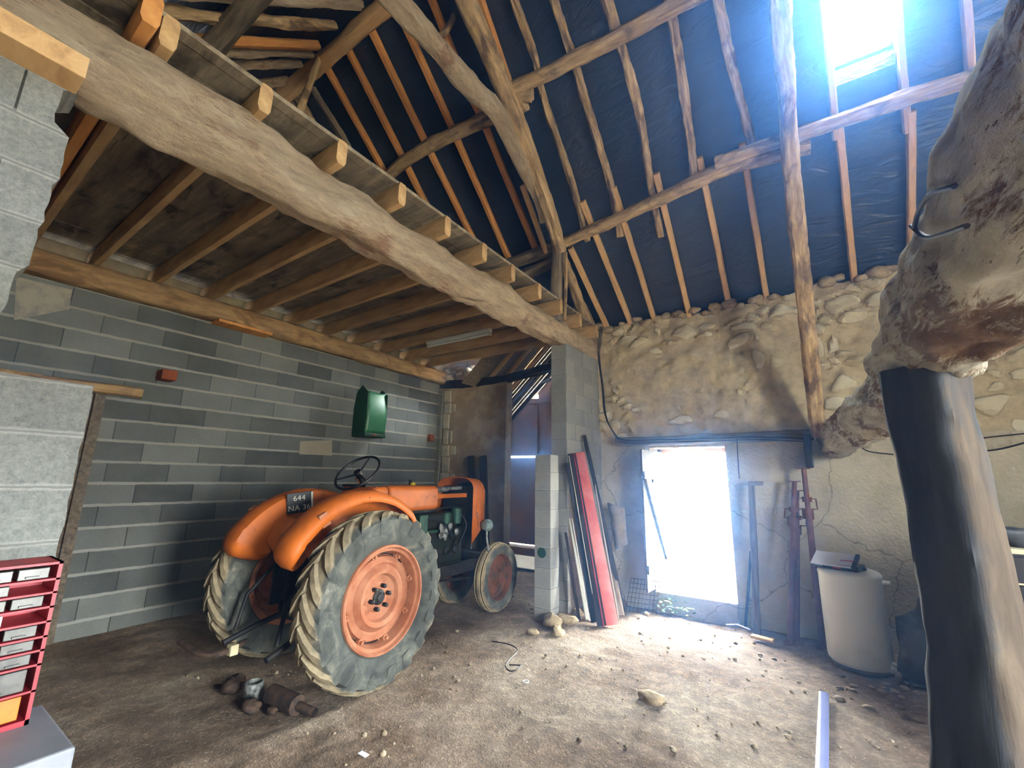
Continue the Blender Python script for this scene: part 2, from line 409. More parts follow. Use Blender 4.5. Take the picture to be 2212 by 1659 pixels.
def chipped(name, a, b_, chip):
    M, nt, b = new(name, rough=0.55, spec=0.35)
    v = coords(nt); c = ramp(nt, noi(nt, v, 3.5, 5, 0.65), [(0.45, C(a)), (0.72, C(b_))])
    c = mix(nt, ramp(nt, noi(nt, v, 11, 5, 0.75, 0.4), [(0.655, BW[0]), (0.69, BW[1])]), c, C(chip))
    nt.links.new(c, b.inputs['Base Color']); bump(nt, b, noi(nt, v, 8, 3, 0.5), 0.08, 0.01)
    return M
MT['orange'] = chipped('orange_tractor_paint', 'b45c1b', '87441a', '3a2116')
MT['rust'] = plain('rusty_orange_rim', '8a5238', 0.85, 0, 0.2, 7.0, 0.2, 'a06e54', 0.25, (0.4, 0.65))
MT['steeldark'] = plain('greasy_dark_iron', '16161a', 0.6, 0.3, 0.3, 9, 0.3, '2b2925')
MT['engine'] = plain('dark_green_engine', '17211c', 0.55, 0.2, 0.3, 9, 0.3, '241f19')
MT['engreen'] = plain('engine_green', '244a3c', 0.55, 0.1, 0.3, 9, 0.2, '15251f')
MT['silver'] = plain('dirty_silver', '8f9290', 0.5, 0.5, 0.4, 14, 0.3, '3e403f')
MT['chrome'] = plain('grey_glass_lamp', '8fa3a5', 0.2, 0.6, 0.15, 8)
MT['green'] = plain('green_bonnet_paint', '1f5a3a', 0.42, 0, 0.15, 2.0, 0, '2d6e4c', 0.5)
MT['greendk'] = plain('dark_green_paint', '0f3a1a', 0.6, 0, 0.2, 4.0, 0, '14301c')
MT['red'] = plain('faded_red_board', 'b0443a', 0.45, 0, 0.15, 2.0, 0, 'c06a5e', 0.4)
MT['redmetal'] = plain('red_painted_steel', 'a02530', 0.45, 0, 0.2, 5, 0, '7c1c26')
MT['greymetal'] = plain('grey_painted_steel', '6d6f76', 0.55, 0, 0.1, 4, 0, '7a7c82')
MT['white'] = plain('white_enamel', 'e0e6ea', 0.35, 0, 0.06, 2, 0, 'd2d8da', 0.5)
MT['paper'] = plain('white_paper', 'dcdcea', 0.8, 0, 0.05)
MT['black'] = plain('black_plastic', '101014', 0.5, 0, 0.1)
MT['blackwood'] = plain('black_cabinet_front', '15141a', 0.4, 0, 0.1)
MT['cream'] = plain('cream_edge', 'c9bf9f', 0.6, 0, 0.1)
MT['brown'] = plain('brown_sheet_door', '4e3426', 0.8, 0, 0.15, 2.0, 0.1, '5a3e30')
MT['browndoor'] = wood('grey_plank_door', '3a3733', '504c46', '67625a', 9, 3)
MT['redprop'] = plain('red_oxide_steel', '5c3a34', 0.7, 0.1, 0.3, 8, 0, '6e4a43')
MT['blue'] = plain('blue_plastic', '1c2f86', 0.5, 0, 0.2)
MT['bluesteel'] = plain('blue_painted_profile', '8088b8', 0.35, 0.3, 0.1, 3)
MT['tube'] = plain('grey_white_tube', 'c2c2b8', 0.5, 0, 0.1)
MT['yellow'] = plain('yellow_cap', 'c9b420', 0.5)
MT['sack'] = plain('dusty_sackcloth', '8a7f6c', 0.95, 0, 0.3, 5, 0.4)
MT['greyplastic'] = plain('grey_plastic', '4a4c50', 0.45, 0, 0.3, 3, 0, '2c2d31')
MT['brick'] = plain('red_brick', '7c3f24', 0.9, 0, 0.3, 9, 0.4)
MT['clear'] = plain('milky_clear_plastic', '4a4845', 0.3, 0, 0.4, 12, 0, '24211f', 0.5)
MT['amber'] = plain('orange_plastic_drawer', 'd0641c', 0.4, 0, 0.3, 9)
MT['leaf'] = plain('green_leaves', '3f6b35', 0.6, 0, 0.3, 9, 0, '6d9a4a')
MT['gravel'] = plain('pale_yard_gravel', 'cfc9ba', 0.95, 0, 0.1, 5)
MT['rimshade'] = plain('shaded_rusty_rim', '5a3526', 0.8, 0, 0.3, 8, 0.2, '3a2a22')  # front rims: rust colour darkened for the shade they sit in
MT['rustdark'] = plain('brown_rusty_iron', '4e3c30', 0.85, 0.1, 0.3, 12, 0.3, '2e2520')
MT['seal'] = plain('dark_strap_iron', '241a18', 0.7, 0.3, 0.2, 8)
def tyre_mat():
    M, nt, b = new('muddy_tyre_rubber', rough=0.95, spec=0.1)
    t = N(nt, 'ShaderNodeTexCoord'); s = N(nt, 'ShaderNodeSeparateXYZ'); nt.links.new(t.outputs['Object'], s.inputs[0])
    r = math_(nt, 'SQRT', math_(nt, 'ADD', math_(nt, 'MULTIPLY', s.outputs[1], s.outputs[1]), math_(nt, 'MULTIPLY', s.outputs[2], s.outputs[2])))
    n1 = noi(nt, t.outputs['Object'], 6, 5, 0.6)
    a = N(nt, 'ShaderNodeAttribute'); a.attribute_name = 'tread'
    mud = ramp(nt, math_(nt, 'ADD', a.outputs['Fac'], math_(nt, 'MULTIPLY', n1, 0.8)), [(0.85, BW[0]), (1.0, BW[1])])
    rub = ramp(nt, noi(nt, t.outputs['Object'], 5, 6, 0.7, 0.8), [(0.35, C('373836')), (0.5, C('494b47')), (0.62, C('5f5f58')), (0.75, C('8a877a'))])
    md = ramp(nt, noi(nt, t.outputs['Object'], 9, 5, 0.7), [(0.35, C('6f6452')), (0.6, C('93866e')), (0.8, C('aa9c82'))])
    nt.links.new(mix(nt, mud, rub, md), b.inputs['Base Color'])
    bump(nt, b, noi(nt, t.outputs['Object'], 40, 4, 0.7), 0.4, 0.008)
    return M
MT['tyre'] = tyre_mat()
for k_ in MW: MT.setdefault(k_, MW[k_])
# ================================================================ THE SETTING
def grid(nx, ny, fn, skip=None):
    g = G(); v = [fn(i, j) for j in range(ny + 1) for i in range(nx + 1)]
    f = [(j * (nx + 1) + i, j * (nx + 1) + i + 1, (j + 1) * (nx + 1) + i + 1, (j + 1) * (nx + 1) + i)
         for j in range(ny) for i in range(nx) if not (skip and skip(i, j))]
    return g.add(v, f)
# floor
def ffn(i, j):
    x = -6.3 + i * 0.06; y = -1.8 + j * 0.06
    z = floor_z(x, y)
    if -3 < x < 2 and y < 6: z += 0.018 * noise.noise(Vector((x * 7, y * 7, 1))) + 0.014 * abs(noise.noise(Vector((x * 19, y * 19, 2))))
    return (x, y, z)
struct('floor', grid(182, 170, ffn), MT['dirt'], smooth=True)
# left block wall with a doorway near the camera
Z0, Z1 = -1.72, 1.76
g = G()
WL = -5.82
g.box((WL - 0.2, 1.27, Z0), (WL, 6.08, Z1)); g.box((WL - 0.2, -1.8, Z0), (WL, 0.3, Z1)); g.box((WL - 0.2, 0.3, 0.74), (WL, 1.27, Z1))
wall_left = struct('wall_left', g, MT['wallL'])
pb = [onX(x, y, WL) for x, y in ((648, 953), (717, 951), (717, 984), (646, 981))]
g = G(); v = [Vector((WL - 0.01, p.y, p.z)) for p in pb] + [Vector((WL + 0.004, p.y, p.z)) for p in pb]
g.add(v, [(0, 1, 2, 3), (7, 6, 5, 4), (0, 4, 5, 1), (1, 5, 6, 2), (2, 6, 7, 3), (3, 7, 4, 0)])
mk('pale_block', g, plain('pale_block_face', '989080', 0.95, 0, 0.1, 5), wall_left)
pb = [onX(x, y, WL) for x, y in ((35, 598), (155, 626), (150, 668), (30, 692))]
g = G(); v = [Vector((WL - 0.01, p.y, min(p.z, 1.76))) for p in pb] + [Vector((WL + 0.006, p.y, min(p.z, 1.76))) for p in pb]
g.add(v, [(0, 1, 2, 3), (7, 6, 5, 4), (0, 4, 5, 1), (1, 5, 6, 2), (2, 6, 7, 3), (3, 7, 4, 0)])
mk('pale_infill', g, plain('pale_render_patch', '9c978a', 0.95, 0, 0.2, 6, 0.3, '7e7c78'), wall_left)
# left gable above the block wall
g = G()
gp = [(-1.8, 1.7), (6.4, 1.7), (6.4, zA(6.4, -0.02))] + [(y, min(zA(y), zC(y)) + 0.08) for y in (5, 4, 3.2, 2.35, 1.6, 0.6, -0.5, -1.5)]
g.prism(gp, 0, -6.3, -6.1)
struct('wall_gable', g, MT['stone'])
# near block wall at the left edge: stepped, ragged end
g = G()
xn0, xn1 = -2.72, -2.5
pts = [(-1.8, Z0), (0.51, Z0)]
rnd = random.Random(5)
z = Z0
while z < 0.34: pts.append((0.51 + rnd.uniform(-0.004, 0.004), z)); z += 0.05
pts.append((0.51, 0.348))
z = 0.352
pts.append((0.19, z))
while z < 1.63:
    course = int((z - 0.348) / 0.21)
    e = {0: 0.20, 1: 0.215, 2: 0.245, 3: 0.25, 4: 0.262, 5: 0.205, 6: 0.235}.get(course, 0.24)
    pts.append((e + rnd.uniform(-0.004, 0.004), z)); z += 0.04
pts += [(0.262, 1.635), (-1.8, 1.60)]
g.prism(pts, 0, xn0, xn1)
struct('wall_partition', g, MT['wallN'])
# back stone wall with the small door
DW0, DW1, DH, DS = -1.80, -0.86, 0.42, -1.40
YB = 6.05
def top_z(x):
    return 2.22 + 0.10 * noise.noise(Vector((x * 2.3, 4, 0))) + 0.05 * abs(noise.noise(Vector((x * 8, 1, 0)))) + (0.06 if x > 0.2 else 0)
xs = [-2.52 + i * 0.028 for i in range(243)]
for tgt in (DW0, DW1):
    k = min(range(len(xs)), key=lambda i: abs(xs[i] - tgt)); xs[k] = tgt
nz = 134
def bz(j, x):
    t = j / (nz - 4)
    if j > nz - 4: return None
    zz = -1.75 + t * (top_z(x) + 1.75)
    for q in (DH, DS):
        st = (top_z(x) + 1.75) / (nz - 4)
        if abs(zz - q) <= st * 0.5: return q
    return zz
def stone_at(x, z):                                               # irregular stones showing through the earth render
    w = Vector((x * 3.6 + 0.8 * noise.noise(Vector((x * 3, z * 3, 1))), z * 6.2 + 0.8 * noise.noise(Vector((x * 3, z * 3, 9))), 0.0))
    d, p = noise.voronoi(w)
    e = min(1.0, max(0.0, (d[1] - d[0]) * 3.2 - 0.25)); r = noise.noise(p[0] * 3.3) * 0.5 + 0.5
    mk_ = noise.noise(Vector((x * 1.3, z * 1.6, 20))) + (0.55 if z > 1.85 else 0) + (0.35 if x < -2.0 else 0) + (0.3 if x > 0.2 else 0) + (r - 0.5) * 1.2
    return e * min(1, max(0, mk_ * 2.0 + 0.1)), r
def bfn(i, j):
    x = xs[i]
    if j > nz - 4:
        d = (j - nz + 4) * 0.16; return (x, YB - 0.06 + d, top_z(x) + 0.02 * noise.noise(Vector((x * 6, d * 6, 0))))
    z = bz(j, x)
    up = min(max((z - 0.6) / 0.1, 0), 1)
    edge = min(1, min(abs(x - DW0), abs(x - DW1)) / 0.12) if DS - 0.05 < z < DH + 0.05 else 1
    d = up * (0.07 * noise.noise(Vector((x * 0.9, z * 1.1, 5))) + 0.04 * noise.noise(Vector((x * 3.5, z * 4.5, 2))) + 0.035 * abs(noise.noise(Vector((x * 9, z * 11, 8)))) + 0.02 + 0.05 * stone_at(x, z)[0])
    d += (1 - up) * edge * 0.02 * noise.noise(Vector((x * 1.6, z * 1.6, 9)))
    return (x, YB - d, z)
def bskip(i, j):
    if j >= nz - 4: return False
    xm = (xs[i] + xs[i + 1]) / 2; zm = (bz(j, xm) + bz(j + 1, xm)) / 2 if j + 1 <= nz - 4 else 9
    return DW0 < xm < DW1 and DS < zm < DH
g = grid(len(xs) - 1, nz, bfn, bskip)
# thickness: reveals, outer face
g.box((-2.52, 6.5, -1.75), (DW0, 6.55, 2.1)); g.box((DW1, 6.5, -1.75), (4.3, 6.55, 2.1)); g.box((DW0, 6.5, DH), (DW1, 6.55, 2.1)); g.box((DW0, 6.5, -1.75), (DW1, 6.55, DS))
g.box((DW0 - 0.1, 6.05, DS), (DW0, 6.5, DH)); g.box((DW1, 6.05, DS), (DW1 + 0.1, 6.5, DH)); g.box((DW0, 6.04, DH), (DW1, 6.5, DH + 0.1)); g.box((DW0, 6.0, -1.75), (DW1, 6.55, DS))
wall_back = struct('wall_back', g, MT['stone'], smooth=True)
def stone_attr(o):
    a1 = o.data.attributes.new('stone', 'FLOAT', 'POINT'); a2 = o.data.attributes.new('cell', 'FLOAT', 'POINT')
    for i, v in enumerate(o.data.vertices):
        e, r = stone_at(v.co.x + v.co.y * (0 if o is wall_back else 1), v.co.z); a1.data[i].value = e; a2.data[i].value = r
stone_attr(wall_back)
rnd = random.Random(11)
g = G()
for k in range(52):                                              # loose capping stones of the wall
    x = -2.45 + k * 0.122 + rnd.uniform(-0.04, 0.04)
    if 0.02 < x < 0.3: continue
    g.rock((x, 5.99 + rnd.uniform(-0.05, 0.08), top_z(x) + rnd.uniform(-0.03, 0.05)), rnd.uniform(0.045, 0.095), k, (1.3, 1, 0.75), 6)
mk('face_stones', g, MT['rocks'], wall_back, smooth=2)
# pier of blocks between barn bay and annex
g = G(); g.box((-2.72, 4.94, -1.66), (-2.505, 6.1, 1.74))
struct('wall_pier', g, MT['pier'])
# annex behind: plastered wall, jamb quoins, side wall, rear doors, roof
g = G(); g.box((-6.1, 6.12, -1.7), (-4.26, 6.30, 1.70)); g.box((-6.1, 6.22, 1.7), (-4.95, 6.5, 2.4))
g.box((-6.1, 6.3, -1.7), (-5.95, 8.1, 2.6))
struct('wall_annex', g, MT['plaster'])
g = G(); rnd = random.Random(3)
z = -1.6; k = 0
while z < 1.6:
    h = rnd.uniform(0.17, 0.3); w = rnd.uniform(0.10, 0.2)
    x0 = -5.7 + (0.0 if k % 2 else 0.03)
    g.box((x0, 6.085, z), (x0 + w, 6.16, min(z + h - 0.02, 1.62))); 
    if rnd.random() < 0.6: g.box((x0 + w + 0.03, 6.095, z + 0.02), (x0 + w + 0.03 + rnd.uniform(0.05, 0.13), 6.16, z + h - 0.04))
    z += h; k += 1
mk('quoin_stones', g, MT['whiteblock'], bpy.data.objects['wall_annex'], bev=0.012)
g = G(); g.box((-5.83, 6.07, -1.6), (-5.73, 6.13, 1.6))
struct('wall_annex_jamb', g, MT['pierf'])
g = G(); g.box((-2.72, 6.1, -1.7), (-2.5, 8.1, 3.9)); struct('wall_annex_side', g, MT['pierf'])
g = G(); g.box((-6.1, 8.0, -1.7), (-5.62, 8.1, 2.0)); g.box((-5.62, 7.94, 1.56), (-2.5, 8.02, 1.66)); g.box((-5.62, 7.6, -1.7), (-2.5, 8.3, -1.355))
RD = lambda x: 1.81 + 0.925 * (x + 4.67) + 0.05
g.prism([(-4.75, 1.62), (-2.5, 1.62), (-2.5, RD(-2.5)), (-4.75, RD(-4.75))], 1, 8.04, 8.1)
g.prism([(-4.2, 2.2), (-2.5, 2.2), (-2.5, RD(-2.5)), (-4.2, RD(-4.2))], 1, 6.17, 6.21)
struct('wall_annex_rear', g, MT['brown'])
g = G()
for k in range(13):
    y = 6.2 + k * 0.062
    g.prism([(-6.2, 1.81 + 0.925 * (-6.2 + 4.67) + 0.06), (-2.6, 1.81 + 0.925 * 2.07 + 0.06), (-2.6, 1.81 + 0.925 * 2.07 + 0.075), (-6.2, 1.81 + 0.925 * (-6.2 + 4.67) + 0.075)], 1, y, y + 0.0625)
g.prism([(-4.95, 1.60), (-4.22, 2.275), (-4.22, 2.29), (-4.95, 1.615)], 1, 5.72, 6.2)
struct('ceiling_annex', g, MT['grey'])
g = G()
for k in range(10):                                              # laths with daylight gaps
    y = 7.02 + k * 0.11
    g.prism([(-6.2, 1.81 + 0.925 * (-6.2 + 4.67) + 0.06), (-2.6, 1.81 + 0.925 * 2.07 + 0.06), (-2.6, 1.81 + 0.925 * 2.07 + 0.075), (-6.2, 1.81 + 0.925 * (-6.2 + 4.67) + 0.075)], 1, y, y + 0.093)
mk('roof_laths', g, MT['grey'], bpy.data.objects['ceiling_annex'])
# rear and right walls (behind the camera / out of view), with the big barn doorway on the right
g = G(); g.box((-6.3, -1.9, -1.75), (4.5, -1.75, 1.6)); struct('wall_front', g, MT['stone'])
g = G(); Y0, Y1, ZT = -0.15, 1.45, 1.4
g.box((4.3, Y1, -1.75), (4.5, 6.6, 1.75)); g.box((4.3, -1.8, -1.75), (4.5, Y0, 1.75)); g.box((4.3, -1.8, ZT), (4.5, 6.6, 2.0))
gp = [(-1.8, 1.9), (6.6, 1.9)] + [(y, min(zA(y), zC(y)) - 0.02) for y in (6.3, 5, 4, 3.2, 2.35, 1.6, 0.6, -0.5, -1.4)]
g.prism(gp, 0, 4.3, 4.5)
struct('wall_right', g, MT['stone'])
# ---- roof lining, far slope, with the hole of the roof window
SX0, SX1, SY0, SY1 = 0.52, 0.965, 3.30, 4.36
rx = sorted(set([-6.4 + i * 0.09 for i in range(122)] + [SX0, SX1])); ry = sorted(set([2.33 + j * 0.09 for j in range(50)] + [SY0, SY1]))
def lfn(i, j):
    x, y = rx[i], ry[j]
    sag = 0.03 * noise.noise(Vector((x * 2.2, y * 1.5, 0))) + 0.016 * noise.noise(Vector((x * 3, y * 9, 4)))
    if abs(x - (SX0 + SX1) / 2) < 0.3 and SY0 - 0.1 < y < SY1 + 0.1: sag = 0
    return (x, y, zA(y, 0.07) + sag)
def lskip(i, j):
    xm = (rx[i] + rx[i + 1]) / 2; ym = (ry[j] + ry[j + 1]) / 2
    return (SX0 < xm < SX1 and SY0 < ym < SY1) or (-4.9 < xm < -2.6 and ym > 6.12)
struct('ceiling_far_slope', grid(len(rx) - 1, len(ry) - 1, lfn, lskip), MT['lining'], smooth=True)
g = G(); 
def slab(g, x0, x1, y0, y1, o0, o1, zf):
    v = [(x, y, zf(y, o)) for o in (o0, o1) for x, y in ((x0, y0), (x1, y0), (x1, y1), (x0, y1))]
    g.add(v, [(3, 2, 1, 0), (4, 5, 6, 7), (0, 1, 5, 4), (1, 2, 6, 5), (2, 3, 7, 6), (3, 0, 4, 7)])
for a in ((-6.4, -4.9, 2.2, 6.6), (-4.9, -2.6, 2.2, 6.15), (-2.6, SX0, 2.2, 6.6), (SX1, 4.5, 2.2, 6.6), (SX0, SX1, 2.2, SY0), (SX0, SX1, SY1, 6.6)):
    slab(g, a[0], a[1], a[2], a[3], 0.16, 0.20, zA)
mk('roof_tiles', g, MT['seal'], bpy.data.objects['ceiling_far_slope'])
g = G()
for a in ((SX0 - 0.03, SX0, SY0, SY1), (SX1, SX1 + 0.03, SY0, SY1), (SX0 - 0.03, SX1 + 0.03, SY1, SY1 + 0.03), (SX0 - 0.03, SX1 + 0.03, SY0 - 0.03, SY0)):
    slab(g, a[0], a[1], a[2], a[3], 0.0, 0.24, zA)
win = struct('window_1', g, MT['lining'])
Mg, nt, b = new('roof_window_glass', (1, 1, 1, 1), 0.0)
nt.nodes.remove(b); tb = N(nt, 'ShaderNodeBsdfTransparent'); tb.inputs[0].default_value = (0.93, 0.95, 0.97, 1); gb = N(nt, 'ShaderNodeBsdfGlossy'); gb.inputs['Roughness'].default_value = 0.05
mxs = N(nt, 'ShaderNodeMixShader'); mxs.inputs[0].default_value = 0.05; nt.links.new(tb.outputs[0], mxs.inputs[1]); nt.links.new(gb.outputs[0], mxs.inputs[2])
nt.links.new(mxs.outputs[0], [n for n in nt.nodes if n.type == 'OUTPUT_MATERIAL'][0].inputs[0])
g = G(); slab(g, SX0, SX1, SY0, SY1, 0.215, 0.22, zA); mk('glass_pane', g, Mg, win)
# near slope
g = G(); slab(g, -6.4, 4.5, -1.9, 2.42, 0.07, 0.1, zC); struct('ceiling_near_slope', g, MT['lining'])

# ================================================================ TIMBER FRAME
# great tie beam over the loft edge
P = [(-2.52, -0.75, 1.80), (-2.54, 0.3, 1.80), (-2.57, 1.0, 1.83), (-2.60, 2.0, 1.82), (-2.60, 3.2, 1.84), (-2.62, 4.4, 1.86), (-2.64, 5.3, 1.88), (-2.64, 6.06, 1.90)]
timber('tie_beam', P, [0.30] * 7, [0.33, 0.34, 0.33, 0.30, 0.29, 0.29, 0.30], MW['tie'],
       'huge pale hewn beam carrying the joist ends along the open edge of the loft', 'beam', rough=0.02, step=0.035, nr=36, sq=3.6, lump=0.05, wob=1.6)
g = G(); g.box((-2.50, -0.7, 1.60), (-2.352, 0.245, 1.70))
mk('wedge_board', g, MW['newpale'], bev=0.004, tagd=('short pale sawn board wedged between near block wall and great beam', 'board'))
# wall beam on the block wall
timber('wall_beam', [(-5.78, -1.7, 1.88), (-5.78, 0.5, 1.87), (-5.74, 2.0, 1.88), (-5.76, 4.0, 1.87), (-5.78, 6.12, 1.85)], 0.24, 0.24, MW['lowbeam'],
       'brown squared beam lying on top of the grey block wall', 'beam', rough=0.008, nr=24)
g = G(); a = onX(470, 705, -5.62); b_ = onX(585, 735, -5.62)
g.box((-5.80, a.y, 1.735), (-5.60, b_.y, 1.768)); mk('shim_board', g, MW['new'], tagd=('thin yellow shim board between block wall and brown wall beam', 'board'))
# joists
JY = [-1.3, -0.75, -0.2, 0.385, 0.475, 0.93, 1.43, 1.95, 2.46, 2.98, 3.48, 4.02, 4.55, 5.12, 5.65]
ordn = ['first', 'second', 'third', 'fourth', 'fifth', 'sixth', 'seventh', 'eighth', 'ninth', 'tenth', 'eleventh', 'twelfth', 'thirteenth']
k = 0
for y in JY:
    e = -2.36 + 0.02 * noise.noise(Vector((y * 3, 0, 0))); dz = 0.0
    yl = y + 0.06
    if abs(y - 0.385) < 0.01: e = -2.30
    if y < 0: lab = 'loft joist above the near block wall'
    else:
        lab = f'sawn pine joist under the loft, {ordn[k]} from the near end'; k += 1
    timber('joist', [(-5.95, yl, 2.085), (e, y, 2.085)], 0.072, 0.18, MW['joist'] if abs(y - 0.385) > 0.01 else MW['new'], lab, 'joist', 'joists under the loft', rough=0.001, sq=14, nr=16, step=0.3)
# loft deck
rnd = random.Random(8); g = G()
x = -5.9; edges = []
while x < -2.45:
    w = rnd.uniform(0.14, 0.24); x1 = min(x + w, -2.40)
    y = -1.7
    while y < 5.9:
        y1 = min(y + rnd.uniform(1.4, 2.6), 5.9); o_ = rnd.uniform(0, 0.006)
        g.box((x + 0.003, y + 0.004, 2.177 + o_), (x1 - 0.004, y1, 2.205 + o_)); y = y1
    x = x1
    if x1 >= -2.401: break
deck = mk('loft_deck', g, MW['deck'], tagd=('dark plank deck of the loft lying on the sawn joists', 'floor deck'))
deck['kind'] = 'structure'; del deck['category']; deck.name = 'ceiling_loft_deck'
# ridge beam
timber('ridge_beam', [(-5.9, 2.33, 5.02), (-4.5, 2.33, 4.99), (-3.0, 2.33, 5.02), (0, 2.33, 5.02), (4.4, 2.33, 5.02)], 0.17, 0.2, MW['newpale'], 'golden ridge beam where both roof slopes meet', 'beam', rough=0.01, nr=20, sq=3)
# purlins of the far slope
PU = 'purlins of the far roof slope'
def purl(pts, w, h, lab, mat='old', ext=0, off=-0.17, **k):
    timber('purlin', [onA(x, y, off) for x, y in pts], w, h, MW[mat], lab, 'purlin', PU, side=(0, 0.6, 0.8), nr=20, sq=3.0, rough=0.012, **k)
purl([(812, 402), (880, 345), (960, 300), (1040, 262), (1135, 222)], 0.15, 0.15, 'curved upper purlin of the orange rafters, ending at the left truss', lump=0.03)
purl([(1102, 193), (1200, 150), (1330, 82), (1480, 2), (1700, -110), (2000, -260)], 0.14, 0.15, 'upper purlin running from left truss up out of the picture')
purl([(1222, 522), (1330, 475), (1430, 428), (1550, 372), (1640, 345), (1750, 318)], 0.13, 0.15, 'lower purlin between left truss and right truss')
purl([(1545, 352), (1640, 322), (1740, 285), (1850, 248), (1960, 212), (2080, 175), (2300, 95), (2700, -60)], 0.13, 0.13, 'lower purlin under the roof window, lapped at the right truss')
purl([(1060, 592), (1110, 568), (1200, 532)], 0.16, 0.17, 'lower purlin over the loft, ending at the left truss', 'grey')
purl([(1082, 612), (1140, 592), (1205, 560)], 0.14, 0.15, 'dark second purlin under the lower purlin over the loft', 'grey', off=-0.28)
purl([(1115, 205), (1150, 205)], 0.12, 0.14, 'short purlin stub poking through the left truss')
# rafters of the far slope
RF = 'rafters of the far roof slope'
def raft(pts, w, lab, mat='new', h=0.09, rough=0.003, off=-0.0, **k):
    timber('rafter', smp(pts, off), w, h, MW[mat], lab, 'rafter', RF, side=(0, 0.6, 0.8), rough=rough, sq=8 if mat.startswith('new') else 2.6, nr=16, **k)
L = [([(675, 190), (735, 290), (794, 392)], 'grey', 'grey old rafter beside the thin slit of daylight'),
     ([(770, 350), (812, 415)], 'new', 'short orange rafter piece joined under the grey old rafter'),
     ([(638, 205), (668, 250), (690, 300), (708, 335)], 'old', 'bent roundwood rafter nearest the left gable'),
     ([(700, 135), (834, 378), (875, 450)], 'new', 'orange rafter, leftmost of the long sawn ones'),
     ([(747, 97), (944, 487)], 'new', 'orange rafter, second of the long sawn ones'),
     ([(794, 48), (912, 292), (1038, 549)], 'new', 'orange rafter, third of the long sawn ones'),
     ([(850, 0), (974, 271), (1100, 560)], 'new', 'orange rafter, fourth of the long sawn ones'),
     ([(925, -20), (1008, 187), (1048, 274), (1160, 545)], 'new', 'orange rafter passing just left of the truss'),
     ([(1028, -30), (1095, 165), (1130, 245)], 'new', 'orange rafter edge seen beside the steep truss timber')]
for p, mt, lab in L: raft(p, 0.07 if mt == 'new' else 0.08, lab, mt, rough=0.003 if mt == 'new' else 0.012)
OLD = [([(1105, -20), (1150, 110), (1180, 230), (1215, 330), (1248, 440), (1268, 520)], 'first'), ([(1190, -20), (1245, 150), (1290, 300), (1320, 400), (1340, 510)], 'second'),
       ([(1305, -20), (1345, 110), (1380, 230), (1400, 370), (1428, 510)], 'third'), ([(1440, -20), (1470, 150), (1490, 290), (1503, 400)], 'fourth'),
       ([(1545, -20), (1590, 180), (1625, 310)], 'fifth')]
for p, n_ in OLD: raft(p, 0.08, f'wavy old roundwood rafter, {n_} right of the left truss', 'old', 0.08, 0.014)
NEWR = [([(1232, 535), (1312, 708)], 'reaching the wall top beside the great beam end'), ([(1258, 435), (1362, 697)], 'second along the stone wall top'), ([(1325, 405), (1414, 692)], 'third along the stone wall top'),
        ([(1417, 375), (1490, 682)], 'fourth along the stone wall top'), ([(1511, 340), (1576, 664)], 'fifth along the stone wall top'), ([(1603, 310), (1656, 645)], 'last one left of the right truss')]
for p, n_ in NEWR: raft(p, 0.065, 'new sawn rafter tail, ' + n_, 'newpale', 0.09)
raft([(1775, -60), (1806, 300)], 0.06, 'sawn rafter along the left side of the roof window', 'newpale')
raft([(1812, 275), (1845, 603)], 0.065, 'new sawn rafter tail right of the right truss', 'newpale')
raft([(1932, -60), (1960, 285)], 0.06, 'sawn rafter along the right side of the roof window', 'newpale')
raft([(1968, 240), (1968, 560)], 0.065, 'new sawn rafter tail beside the worn beam', 'newpale')
raft([(2078, -60), (2092, 90), (2110, 420)], 0.06, 'sawn rafter partly behind the worn beam', 'newpale')
# planks nailed on the left truss
timber('splice_plank', [onA(1142, 302, -0.3), onA(1200, 528, -0.3)], 0.085, 0.06, MW['newpale'], 'new splice plank nailed on the right of the left truss', 'plank', side=(0, 0.6, 0.8), rough=0, sq=14)
timber('splice_plank', [onA(1128, 400, -0.25), onA(1180, 545, -0.25)], 0.055, 0.07, MW['newpale'], 'new splice plank on the left of the left truss', 'plank', side=(0, 0.6, 0.8), rough=0, sq=14)
timber('brace', [onA(964, 484, 0.0), onA(1082, 570, 0.0)], 0.06, 0.10, MW['new'], 'diagonal orange brace behind the orange rafter feet', 'brace', side=(0, 0.6, 0.8), rough=0.001, sq=12)
# near slope rafters and purlin
NR_ = 'rafters of the near roof slope'
for p, mt, n_ in [([(150, -25), (210, 6), (430, 34), (519, 42), (722, 56)], 'old', 'thick grey one at the top'), ([(340, 84), (500, 90), (686, 98)], 'new', 'yellow sawn one'),
                  ([(400, 104), (475, 110), (672, 114)], 'tie', 'thin pale one under the yellow one'), ([(440, 142), (560, 140), (648, 138)], 'tie', 'pale one below the middle'),
                  ([(480, 184), (560, 180), (622, 174)], 'tie', 'low crooked one'), ([(520, 208), (600, 196)], 'grey', 'lowest short one near the gable'),
                  ([(300, -30), (560, -2), (780, 8)], 'tie', 'one cut by the top edge of the picture')]:
    timber('rafter', [onC(x, y, -0.01) for x, y in p], 0.11 if 'thick' in n_ else 0.085, 0.09, MW[mt], 'rafter of the near roof slope, ' + n_, 'rafter', NR_, side=(0, -0.7, 0.7), sq=6 if mt == 'new' else 2.5, rough=0.002 if mt == 'new' else 0.014)
timber('purlin', [onC(400, 172, -0.15), onC(490, 68, -0.15), onC(560, -15, -0.15), onC(700, -190, -0.15)], 0.14, 0.17, MW['grey'], 'grey purlin crossing the near roof slope at top left', 'purlin', side=(0, -0.7, 0.7), sq=5, rough=0.006)
